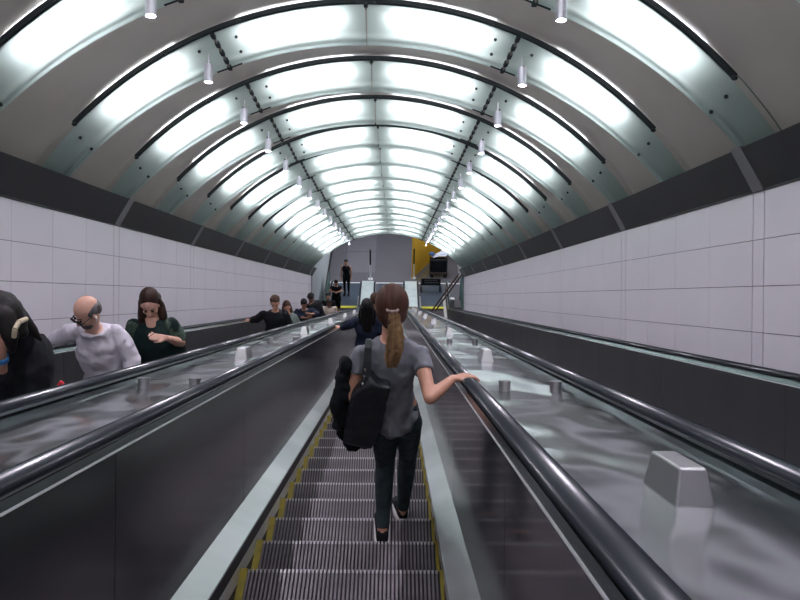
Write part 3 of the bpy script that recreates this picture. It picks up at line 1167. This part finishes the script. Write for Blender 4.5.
    for sd in (-1, 1):
        mb.ell(c0 + hr * sd * 0.076 * g - hu * 0.012 * g, 0.010 * g, 0.018 * g, 0.032 * g, hr, hf, hu)
        mb.ell(c0 + hr * sd * 0.040 * g - hu * 0.03 * g + hf * 0.055 * g, 0.022 * g, 0.022 * g, 0.022 * g, hr, hf, hu)
    for sn, sd in (('L', -1), ('R', 1)):
        fa = 0.75 + 0.25 * fat
        mb.chain([j['sh' + sn], j['sh' + sn].lerp(j['el' + sn], 0.4), j['el' + sn]], [0.044 * s * fa, 0.043 * s * fa, 0.036 * s * fa], seg=14)
        mb.chain([j['el' + sn], j['el' + sn].lerp(j['wr' + sn], 0.3), j['wr' + sn]], [0.036 * s * fa, 0.038 * s * fa, 0.024 * s], seg=14)
        hd = (hands or {}).get(sn)
        if hd:
            hand(mb, j['wr' + sn], Vector(hd[0]), Vector(hd[1]), hd[2], s * (hd[4] if len(hd) > 4 else 1), hd[3])
        else:
            d = (j['wr' + sn] - j['el' + sn]).normalized()
            hand(mb, j['wr' + sn], d, -Rr * sd, 1 if sd < 0 else -1, s, 0.35)
        mb.chain([j['hp' + sn], j['hp' + sn].lerp(j['kn' + sn], 0.5), j['kn' + sn]], [0.078 * s * fa, 0.068 * s * fa, 0.050 * s], seg=14)
        mb.chain([j['kn' + sn], j['kn' + sn].lerp(j['an' + sn], 0.35), j['an' + sn]], [0.050 * s, 0.050 * s * fa, 0.030 * s], seg=14)
        mb.chain([j['an' + sn], j['to' + sn]], [0.032 * s, 0.018 * s], seg=12)
    body = mb.build('body', M[skin], root, voxel=vox)
    if eyes:
        for sd in (-1, 1):
            mb = MB()
            mb.ell(c0 + hr * sd * 0.031 * g + hf * 0.083 * g + hu * 0.004 * g, 0.014 * g, 0.008 * g, 0.007 * g, hr, hf, hu, 12, 8)
            mb.build('eye', M['eye'], root, smooth=True)
            mb = MB()
            mb.tube(c0 + hr * sd * 0.014 * g + hf * 0.088 * g + hu * 0.022 * g, c0 + hr * sd * 0.048 * g + hf * 0.074 * g + hu * 0.024 * g, 0.0045 * g, 0.003 * g, 8)
            mb.build('eyebrow', M['hair_dark'], root, smooth=True)
        mb = MB()
        mb.ell(c0 - hu * 0.066 * g + hf * 0.084 * g, 0.023 * g, 0.009 * g, 0.007 * g, hr, hf, hu, 12, 8)
        mb.build('mouth', M['lips'], root, smooth=True)
    # clothes
    if top:
        mb = MB()
        torso(mb, loose, hem)
        fr = {'long': 1.0, 'short': 0.45, 'none': 0.0, 'mid': 0.8}[sleeve]
        for sn in 'LR':
            fa = 0.75 + 0.25 * fat
            S, E, W = j['sh' + sn], j['el' + sn], j['wr' + sn]
            t = loose
            if fr == 0: continue
            if fr < 0.5:
                mb.chain([S, S.lerp(E, 0.25)], [0.052 * s * fa + t * 0.5, 0.050 * s * fa + t * 0.5], seg=14)
                mb.tube(S.lerp(E, 0.2), S.lerp(E, fr), 0.050 * s * fa + t * 0.5, 0.050 * s * fa + t * 0.6, 14)
            else:
                mb.chain([S, S.lerp(E, 0.5), E, E.lerp(W, 0.4)], [0.045 * s * fa + t * 0.7, 0.045 * s * fa + t, 0.040 * s * fa + t, 0.038 * s * fa + t], seg=14)
                mb.tube(E.lerp(W, 0.35), E.lerp(W, 0.94 * (1 if fr == 1 else 0.55)), 0.038 * s * fa + t, 0.028 * s + t * 0.8, 14)
        mb.build(top[1], M[top[0]], root, voxel=max(vox, 0.008), smooth_it=3, wrinkle=wrinkle)
    if legs:
        mb = MB()
        t = 0.008
        mb.loft([(pelvis - UP * 0.05 * H, 0.085 * H * fat + t, 0.062 * H * fat + t, HR, F), (pelvis - UP * 0.01 * H, 0.098 * H * fat + t, 0.070 * H * fat + t, HR, F),
                 (pelvis.lerp(shm, 0.22), 0.086 * H * fat + t, 0.062 * H * fat + t, HR, F)], seg=20)
        for sn in 'LR':
            fa = 0.75 + 0.25 * fat
            hp, kn, an = j['hp' + sn], j['kn' + sn], j['an' + sn]
            if legs[0] == 'short':
                mb.chain([hp, hp.lerp(kn, 0.5), hp.lerp(kn, 0.85)], [0.085 * s, 0.08 * s, 0.075 * s], seg=14)
            else:
                mb.chain([hp, hp.lerp(kn, 0.5), kn], [0.080 * s * fa + t, 0.070 * s * fa + t, 0.052 * s + t], seg=14)
                mb.chain([kn, kn.lerp(an, 0.35)], [0.052 * s + t, 0.051 * s * fa + t], seg=14)
                mb.tube(kn.lerp(an, 0.35), kn.lerp(an, 0.93), 0.051 * s * fa + t, 0.031 * s + t * 0.8, 14)
        mb.build(legs[1], M[legs[2] if legs[0] == 'short' else legs[0]], root, voxel=max(vox, 0.008), smooth_it=3)
    if shoes:
        for sn in 'LR':
            an, to = j['an' + sn], j['to' + sn]
            d = (to - an)
            dh = Vector((d.x, d.y, 0)).normalized()
            if sn in getattr(figure, 'pitch', {}):
                dh = (dh + UP * figure.pitch[sn]).normalized()
            rt = dh.cross(UP).normalized()
            nu = rt.cross(dh)
            heel = Vector((an.x, an.y, 0)) - dh * 0.05 * s
            base = heel + UP * (to.z - 0.018 * s if sn not in getattr(figure, 'pitch', {}) else an.z - 0.066 * s)
            L = 0.262 * s
            s0, s = s, s * shoe_s
            sec = ((0.0, .026, .030), (0.03, .033, .045), (0.08, .036, .048), (0.15, .041, .034), (0.21, .042, .026), (0.25, .030, .018), (0.262, .015, .010))
            mb = MB()
            mb.loft([(base + dh * x * s + nu * (0.018 + b) * s, a * s, b * s, rt, nu) for x, a, b in sec], seg=16, power=2.4)
            s_keep = s
            sh = mb.build('shoe', M[shoes[0]], root, smooth=True)
            mb = MB()
            mb.loft([(base + nu * (-0.002 + 0.004) * s + nu * q * s + dh * 0.13 * s, 0.0445 * s, 0.136 * s, rt, dh) for q in (0.0, 0.024)], seg=24, power=2.6)
            mb.build('sole', M[shoes[1]], sh)
            s = s0
    if hair:
        mb = MB()
        st, mt = hair
        mb.ell(c0 + hu * 0.040 * g - hf * 0.034 * g, 0.085 * g, 0.100 * g, 0.098 * g, hr, hf, hu, 20, 14)
        if st in ('short', 'full', 'bald'):
            if st == 'bald':
                mb = MB()
                for sd in (-1, 1):
                    mb.ell(c0 + hr * sd * 0.058 * g - hf * 0.025 * g + hu * 0.018 * g, 0.026 * g, 0.062 * g, 0.040 * g, hr, hf, hu)
                mb.ell(c0 - hf * 0.065 * g + hu * 0.005 * g, 0.062 * g, 0.044 * g, 0.060 * g, hr, hf, hu)
            if st == 'full':
                for q in range(16):
                    an = random.uniform(0, 6.28)
                    mb.ell(c0 + hu * (0.085 + 0.02 * random.random()) * g + hr * 0.06 * math.cos(an) * g + hf * (0.05 * math.sin(an) - 0.01) * g, 0.032 * g, 0.036 * g, 0.028 * g, hr, hf, hu, 8, 6)
            mb.ell(c0 - hf * 0.060 * g - hu * 0.005 * g, 0.066 * g, 0.045 * g, 0.065 * g, hr, hf, hu)
        if st in ('long', 'longer'):
            L = 0.24 if st == 'long' else 0.40
            for sd in (-1, 1):
                p0 = c0 + hr * sd * 0.066 * g + hu * 0.01 * g - hf * 0.02 * g
                mb.chain([p0, p0 - hu * 0.07 * g + hr * sd * 0.012 * g, p0 - UP * 0.15 * g + hr * sd * 0.022 * g, p0 - UP * L * g + hr * sd * 0.03 * g + hf * 0.02 * g],
                         [0.034 * g, 0.036 * g, 0.040 * g, 0.018 * g], seg=12)
            for sx in (-0.04, 0, 0.04):
                p0 = c0 - hf * 0.07 * g + hr * sx * g
                mb.chain([p0, p0 - UP * 0.12 * g, p0 - UP * (L + 0.02) * g], [0.05 * g, 0.05 * g, 0.022 * g], seg=12)
        mb.build('hair', M[mt], root, voxel=max(vox, 0.007), smooth_it=3)
    root['h'] = round(H, 2)
    print('FIG', label[:40], 'H=%.2f' % H, 'arm R', [round((j[a + 'R'] - j[b + 'R']).length / H, 3) for a, b in (('sh', 'el'), ('el', 'wr'))],
          'L', [round((j[a + 'L'] - j[b + 'L']).length / H, 3) for a, b in (('sh', 'el'), ('el', 'wr'))])
    del root['h']
    figure.last = dict(j=j, hf=hf, hr=hr, hu=hu, g=g, c0=c0, s=s, F=F, R=Rr, neck=neck, shm=shm)
    return root


figure.pitch = {}

# --- the woman in the grey shirt, walking down in front
YW = 3.36
_, zl = tread_at(3.40)
_, zr = tread_at(3.80)
figure.pitch = {'R': -0.35}
J = {
    'pelvis': None,
}
pel = at(396, 415, 3.46)
wj = {
    'shL': (361, 354, 0.10), 'shR': (420, 354, 0.10),
    'elL': (352, 396, 0.02), 'wrL': (364, 418, 0.16),
    'elR': (430, 398, -0.17), 'wrR': (452.5, 379, -0.03),
    'hpL': (385, 424, 0.10), 'hpR': (408, 422, 0.12),
    'knL': (385, 462, 0.20), 'knR': (408, 453, 0.36),
    'anL': Vector((-0.062, 3.345, zl + 0.095)), 'toL': Vector((-0.066, 3.50, zl + 0.020)),
    'anR': Vector((0.060, 3.70, zr + 0.13)), 'toR': Vector((0.040, 3.87, zr + 0.02)),
}
woman = figure('woman in grey shirt and dark leggings walking down the middle escalator, long ponytail', 3.40, 392, 307,
               face=0, skin='skin', H=1.63, top=None, legs=('jeans_dark', 'leggings'), shoes=('black_cloth', 'sole'), hair=None,
               J=wj, fx=-0.02, hdy=0.14, vox=0.006, eyes=False, pel=pel, headdir=(0, 1, -0.12), fat=0.82, dscale=0.78, shoe_s=1.15,
               hands={'R': ((0.80, 0.32, 0.02), (0.12, -0.35, -1), -1, 0.42, 1.0), 'L': ((0.3, 0.3, -0.8), (1, 0, 0), -1, 0.6)})
figure.pitch = {}
W = figure.last
j = W['j']
# shirt
mb = MB()
H = 1.63
s_ = W['s']
shm, nk = W['shm'], W['neck']
X, F = Vector((1, 0, 0)), Vector((0, 1, 0))
tp = (shm - pel).normalized()
cs = [(at(394, 427, 3.42), .092, .095), (at(396, 414, 3.44), .126, .102), (at(392.5, 400, 3.45), .118, .095), (at(390, 382, 3.45), .120, .100), (at(390.5, 365, 3.45), .142, .110),
      (at(391, 354, 3.45), .160, .100), (at(391, 347, 3.45), .148, .080), (at(391.5, 342.5, 3.45), .105, .068), (at(391.5, 339.5, 3.455), .085, .055)]
mb.loft([(c, a, b, X, F) for c, a, b in cs], seg=30, power=2.2)
mb.loft([(at(391, 437, 3.37), .020, .03, X, F), (at(393, 430, 3.38), .062, .05, X, F), (at(397, 420, 3.40), .095, .07, X, F)], seg=16)
for sn, m_ in (('L', -1), ('R', 1)):
    S, E = j['sh' + sn], j['el' + sn]
    mb.chain([S, S.lerp(E, 0.2)], [0.051, 0.051], seg=16)
    mb.tube(S.lerp(E, 0.15), S.lerp(E, 0.42), 0.050, 0.054, 16)
shirt = mb.build('shirt', M['tee_grey'], woman, voxel=0.006, smooth_it=5, wrinkle=0.018, wsize=0.07)
# hair
hf, hr, hu, g, c0 = W['hf'], W['hr'], W['hu'], W['g'], W['c0']
mb = MB()
mb.ell(c0 + hu * 0.030 - hf * 0.020, 0.087, 0.102, 0.102, hr, hf, hu, 24, 16)
mb.ell(c0 - hu * 0.018 - hf * 0.042, 0.079, 0.064, 0.066, hr, hf, hu, 20, 12)
mb.ell(c0 - hu * 0.070 - hf * 0.040, 0.052, 0.040, 0.035, hr, hf, hu, 20, 12)
mb.ell(c0 + hu * 0.0 - hf * 0.105, 0.036, 0.028, 0.030, hr, hf, hu)
mb.chain([at(393, 311, 3.40), at(394, 322, 3.362), at(395, 333, 3.345)], [.028, .036, .030], seg=14)
hair = mb.build('hair', M['hair_brown'], woman, voxel=0.006)
mb = MB()
tail = [(392.5, 309, -.135), (394, 317, -.175), (395.5, 330, -.20), (395, 345, -.225), (393, 358, -.25), (391.5, 366, -.265)]
rad = [.018, .032, .040, .041, .033, .014]
for off_x, sc in ((0, .9), (-4.2, .62), (4.2, .62), (-2, .7), (2, .72)):
    mb.chain([at(x + off_x * min(1, i / 3), y, 3.54 + dy) for i, (x, y, dy) in enumerate(tail)], [r * sc for r in rad], seg=14)
mb.build('ponytail', M['hair_blond'], hair, voxel=0.005, smooth_it=2, wrinkle=0.012, wsize=0.02)
mb = MB()
c = at(392.5, 310, 3.54 - .165)
for i in range(14):
    a = 2 * math.pi * i / 14
    mb.ell(c + X * 0.026 * math.cos(a) + Vector((0, -0.9, 0.25)) * 0.03 * math.sin(a), 0.0075, 0.0075, 0.0075, seg=8, rings=6)
mb.build('hair_tie', mat('patterned_hair_tie', (0.30, 0.22, 0.20), 0.8), hair, smooth=True)

# tote bag hanging from her left shoulder and the jacket over her arm
bc = at(372, 390, 3.28)
bag = empty('tote_bag', at(360, 440, 3.30), 'black leather tote bag hanging from the shoulder of the woman in grey', 'bag')
mb = MB()
q = [at(351, 400, 3.27), at(361, 390, 3.27), at(370, 376, 3.30), at(378, 387, 3.27), at(390, 388, 3.27), at(385, 422, 3.28), at(372, 451, 3.30), at(343, 444, 3.30), at(346, 420, 3.28)]
q2 = [v + Vector((0, 0.10, 0)) for v in q]
n = len(q)
mb.add(q + q2, [tuple(range(n)), tuple(range(n, 2 * n))] + [(i, (i + 1) % n, n + (i + 1) % n, n + i) for i in range(n)])
b_ = mb.build('bag_body', M['bag'], bag, voxel=0.008, smooth_it=14, wrinkle=0.018, wsize=0.10)
for dy, yy in ((0.0, 0), (0.055, 0.01)):
    mb = MB()
    sp = [(361, 396, 3.27), (364.5, 378, 3.30), (366, 362, 3.335), (367, 349, 3.37), (368, 340.5, 3.44), (369, 339.5, 3.50)]
    pts = [at(x + (5 if dy else 0) * (1 - i / 5.0), y, Y) for i, (x, y, Y) in enumerate(sp)]
    for p0, p1 in zip(pts, pts[1:]):
        mb.bar(p0, p1 + (p1 - p0) * 0.08, X * 0.013, Vector((0, 0.7, 0.7)) * 0.003)
    mb.build('strap', M['bag'], bag)
mb = MB()
for x, y in ((365, 370), (364, 377), (363, 384), (364.5, 388)):
    mb.ell(at(x, y, 3.285), 0.008, 0.006, 0.010, seg=10, rings=7)
mb.build('buckle', M['chrome'], bag, smooth=True)
mb = MB()
for (x, y, Y, r) in ((345, 366, 3.40, .040), (342, 378, 3.40, .045), (343, 392, 3.38, .055), (340, 404, 3.38, .055), (345, 415, 3.38, .060), (341, 424, 3.38, .042),
                     (351, 428, 3.40, .055), (356, 440, 3.42, .040), (349, 436, 3.40, .035), (364, 441, 3.42, .045), (351, 405, 3.42, .06), (360, 420, 3.42, .06), (337, 396, 3.4, .028), (347, 385, 3.42, .055), (349, 372, 3.42, .045), (347, 397, 3.42, .06), (350, 418, 3.42, .065), (358, 433, 3.42, .06), (342, 414, 3.40, .05), (346, 404, 3.42, .07), (348, 428, 3.43, .07), (345, 370, 3.43, .045), (352, 440, 3.42, .055), (341, 399, 3.41, .045)):
    mb.ell(at(x, y, Y), r, r * 0.8, r * 1.25, seg=12, rings=8)
o = mb.build('jacket', M['black_cloth'], None, voxel=0.009, smooth_it=8, wrinkle=0.045, wsize=0.06)
tag(o, 'crumpled black jacket carried over the left arm of the woman in grey', 'jacket')

# --- the two on the middle escalator ahead of her
figure('black haired woman in navy top holding the left handrail, ahead of the woman in grey', 9.4, 367, 306, face=0, skin='skin', H=1.66,
       top=('navy', 'blouse'), legs=('black_cloth', 'trousers'), shoes=('black_cloth', 'black_cloth'), hair=('longer', 'hair_black'), eyes=False,
       J={'elL': (349, 325, 0.05), 'wrL': (342, 328, 0.25), 'shL': (357, 321, 0.05), 'shR': (376, 321, 0.05)}, hands={'L': ((-0.9, 0.4, 0.1), (0, -0.3, -1), 1, 0.3)},
       loose=0.02, hem=0.05)
figure('person with brown hair almost hidden in front of the woman in the navy top', 11.4, 375, 299, face=0, skin='skin', H=1.66,
       top=('black_cloth', 'coat'), legs=('black_cloth', 'trousers'), shoes=('black_cloth', 'black_cloth'), hair=('short', 'hair_mid'), eyes=False, vox=0.012)

# --- riders coming up on the left
r = figure('woman in black at the left edge with long black hair and a cream strap', 3.6, -4, 322, face=250, skin='skin', H=1.62,
           top=('black_cloth', 'top'), legs=('jeans_blue', 'jeans'), shoes=('black_cloth', 'sole'), hair=None, fat=1.28, fx=-2.25, eyes=False,
           pel=at(30, 418, 3.62), hem=0.02, loose=0.02,
           J={'shL': (24, 340, -0.05), 'shR': (30, 340, 0.20), 'elL': (0, 392, -0.20), 'wrL': (2, 350, -0.26),
              'elR': (44, 372, 0.28), 'wrR': (30, 395, 0.25)}, sleeve='mid')
Lg = figure.last
mb = MB()
mb.chain([at(-4, 308, 3.62), at(6, 312, 3.62), at(14, 322, 3.62), at(22, 332, 3.60)], [.10, .09, .07, .035], seg=16)
mb.chain([at(4, 305, 3.66), at(20, 320, 3.70), at(32, 330, 3.72), at(41, 340, 3.72)], [.075, .055, .032, .010], seg=14)
mb.chain([at(2, 318, 3.55), at(10, 335, 3.50), at(12, 350, 3.48)], [.07, .045, .02], seg=14)
mb.build('hair', M['hair_black'], r, voxel=0.008)
mb = MB()
cp = [at(26, 319, 3.60), at(19, 322, 3.50), at(15, 329, 3.46), at(14, 337, 3.46)]
for p0, p1 in zip(cp, cp[1:]): mb.tube(p0, p1, 0.013, seg=10)
mb.build('bag_strap', M['cream'], r)
mb = MB()
wr = Lg['j']['wrL'].lerp(Lg['j']['elL'], 0.15)
mb.tube(wr, wr + (Lg['j']['elL'] - wr).normalized() * 0.03, 0.036, seg=16)
mb.build('watch', M['blue_watch'], r)
c = at(62, 387, 3.66)
mb = MB()
mb.loft([(c - UP * 0.05, .05, .02, X, F), (c, .035, .02, X, F), (c + UP * 0.04, .006, .008, X, F)], seg=12)
mb.build('red_tag', M['red'], r)

# man in the white shirt
m_ = figure('balding man with glasses in white long sleeved shirt leaning to the wall handrail', 5.0, 87, 312, face=188, skin='skin_pale', H=1.74,
            top=('henley', 'shirt'), legs=('black_cloth', 'trousers'), shoes=('black_cloth', 'black_cloth'), hair=('bald', 'hair_grey'), fx=-1.90,
            pel=at(113, 392, 5.0), headdir=(-0.55, -0.75, -0.38), fat=1.10, hem=0.03, loose=0.018, vox=0.008, hdy=-0.08, wrinkle=0.034,
            J={'neck': (96, 325, -0.02), 'shR': (77, 331, 0.0), 'shL': (117, 332, 0.0), 'elR': (61, 336, 0.10), 'wrR': (51, 343, 0.22),
               'elL': (133, 360, -0.05), 'wrL': (128, 388, -0.20)}, hands={'R': ((-0.9, 0.3, -0.1), (0, 0, -1), -1, 0.3)})
mm = figure.last
hf, hr, hu, g, c0 = mm['hf'], mm['hr'], mm['hu'], mm['g'], mm['c0']
gl = MB()
for sd in (-1, 1):
    cc = c0 + hr * sd * 0.033 * g + hf * 0.100 * g + hu * 0.002
    pts = [cc + hr * 0.027 * math.cos(t) + hu * 0.018 * math.sin(t) for t in [2 * math.pi * i / 12 for i in range(12)]]
    for a_, b_ in zip(pts, pts[1:] + pts[:1]): gl.tube(a_, b_, 0.0045, seg=6)
    gl.tube(cc + hr * sd * 0.026, c0 + hr * sd * 0.080 * g + hu * 0.002, 0.004, seg=6)
gl.build('glasses', M['black'], m_)
mb = MB()
mb.ell(c0 - hu * 0.075 * g + hf * 0.048 * g, 0.050 * g, 0.046 * g, 0.038 * g, hr, hf, hu)
mb.ell(c0 - hu * 0.060 * g + hf * 0.078 * g, 0.028 * g, 0.014 * g, 0.008 * g, hr, hf, hu)
mb.build('beard', M['hair_grey'], m_, smooth=True)
mb = MB()
mb.ell(c0 - hr * 0.088 * g - hu * 0.018 * g, 0.008, 0.008, 0.010)
mb.tube(c0 - hr * 0.089 * g - hu * 0.018 * g, c0 - hr * 0.086 * g - hu * 0.045 * g + hf * 0.008, 0.0035, seg=8)
mb.build('earbud', M['white_plastic'], m_, smooth=True)

# woman with the phone
w_ = figure('dark haired woman in a dark green top looking down at the phone in her hand', 5.9, 150, 304, face=182, skin='skin_pale', H=1.66,
            top=('green_black', 'top'), legs=('black_cloth', 'trousers'), shoes=('black_cloth', 'black_cloth'), hair=('long', 'hair_dark'), fx=-1.98,
            headdir=(0.10, -0.9, -0.42), fat=1.42, hem=0.10, loose=0.02, vox=0.008, sleeve='short',
            J={'shR': (134, 326, 0.0), 'shL': (171, 325, 0.0), 'elL': (181, 343, -0.02), 'wrL': (167, 338, -0.24),
               'elR': (128, 358, 0.0), 'wrR': (140, 372, -0.15)}, hands={'L': ((-0.95, -0.1, 0.12), (0, -0.35, 0.9), -1, 0.35)})
wf = figure.last
for sn in 'LR':
    mb = MB()
    S, E = wf['j']['sh' + sn], wf['j']['el' + sn]
    mb.chain([S, S.lerp(E, 0.4)], [0.067, 0.073], seg=16)
    mb.tube(S.lerp(E, 0.4), S.lerp(E, 0.85), 0.073, 0.071, seg=16)
    mb.build('sleeve', M['lace'], w_, voxel=0.009)
mb = MB()
n0 = wf['neck']
mb.loft([(n0 + Vector((0.0, -0.062, 0.03)), .050, .02, X, F), (n0 + Vector((0, -0.082, -0.04)), .042, .02, X, F), (n0 + Vector((0, -0.098, -0.11)), .012, .016, X, F)], seg=14)
mb.build('neckline', M['skin_pale'], w_, voxel=0.007)
ph = wf['j']['wrL'] + Vector((-0.075, -0.05, 0.055))
o = MB()
o.bar(ph + Vector((-0.045, -0.02, 0.0)), ph + Vector((0.045, 0.03, 0.05)), Vector((0.0, 0.032, -0.012)), Vector((0.002, 0.003, 0.004)))
po = o.build('mobile_phone', M['phone'], None)
tag(po, 'black mobile phone held by the woman in the dark green top', 'phone')

figure('young man with thick brown hair in a black shirt, hand on the left wall handrail', 12.2, 275, 303, face=180, skin='skin', H=1.72,
       top=('black_cloth', 'shirt'), legs=('black_cloth', 'trousers'), shoes=('black_cloth', 'black_cloth'), hair=('full', 'hair_mid'), fat=1.12, fx=-2.12,
       J={'shR': (264, 314, 0), 'shL': (285, 314, 0), 'elR': (257, 319, 0.1), 'wrR': (251, 320.5, 0.2)}, hands={'R': ((-0.95, 0.2, 0.0), (0, 0, -1), -1, 0.2)},
       loose=0.03, hem=0.05, headdir=(0.1, -1, -0.2))
figure('woman with brown hair in a grey green jacket behind the young man in black', 13.9, 287, 307, face=190, skin='skin', H=1.60,
       top=('sage', 'jacket'), legs=('black_cloth', 'trousers'), shoes=('black_cloth', 'sole'), hair=('long', 'hair_mid'), loose=0.025, hem=0.06,
       fx=-2.02, J={'shR': (281, 317, 0), 'shL': (295, 317, 0)}, headdir=(0.3, -0.9, -0.3), vox=0.012)
figure('person in a navy sweatshirt with arms folded and head bowed', 16.0, 304, 304, face=170, skin='skin_mid', H=1.62,
       top=('navy', 'sweatshirt'), legs=('black_cloth', 'trousers'), shoes=('black_cloth', 'sole'), hair=('short', 'hair_black'), loose=0.03, hem=0.03, fat=1.1,
       headdir=(0.2, -0.8, -0.6), vox=0.012, fx=-2.12, sleeve='mid',
       J={'elR': (297, 317, -0.1), 'wrR': (306, 318, -0.35), 'elL': (317, 314, -0.1), 'wrL': (311, 314, -0.38)},
       hands={'R': ((1, 0, 0.3), (0, 1, 0), -1, 0.3), 'L': ((-1, 0, 0.1), (0, 1, 0), 1, 0.3)})
figure('person in a black hooded jacket beside the one with folded arms', 17.8, 311, 298, face=150, skin='skin_mid', H=1.72,
       top=('black_cloth', 'jacket'), legs=('black_cloth', 'trousers'), shoes=('black_cloth', 'sole'), hair=('full', 'hair_black'), loose=0.045, hem=0.05, fat=1.1,
       headdir=(-0.2, -0.8, -0.6), vox=0.012, fx=-1.92)
figure('dark skinned man in a beige t-shirt further down the left escalator', 21.3, 329, 303, face=180, skin='skin_dark', H=1.66,
       top=('beige', 't_shirt'), legs=('black_cloth', 'trousers'), shoes=('black_cloth', 'sole'), hair=('short', 'hair_black'), loose=0.03, fat=1.15,
       headdir=(0, -0.9, -0.4), vox=0.012, sleeve='short', fx=-2.1)
figure('person in black looking down just above the man in the beige t-shirt', 23.0, 328, 297, face=180, skin='skin_mid', H=1.70,
       top=('black_cloth', 'shirt'), legs=('black_cloth', 'trousers'), shoes=('black_cloth', 'sole'), hair=('short', 'hair_black'), loose=0.02,
       vox=0.014, fx=-2.2)
figure('person in a black t-shirt and shorts with joined hands stepping onto the left escalator', 28.9, 336, 283, face=180, skin='skin', z=nose_z(28.9), H=1.68,
       top=('black_cloth', 't_shirt'), legs=('short', 'shorts', 'black_cloth'), shoes=('black_cloth', 'sole'), hair=('short', 'hair_black'), loose=0.025,
       sleeve='short', vox=0.012, headdir=(0, -0.9, -0.5), fat=1.1,
       J={'elR': (329.5, 291, -0.1), 'wrR': (334, 292, -0.3), 'elL': (342, 291, -0.1), 'wrL': (338, 292, -0.3)})
figure('person in a black vest and trousers standing on the hall floor beyond the left escalator', 30.9, 346, 262.5, face=185, skin='skin', z=0.0,
       top=('black_cloth', 'vest'), legs=('black_cloth', 'trousers'), shoes=('black_cloth', 'black_cloth'), hair=('full', 'hair_black'), loose=0.02,
       sleeve='none', vox=0.012)
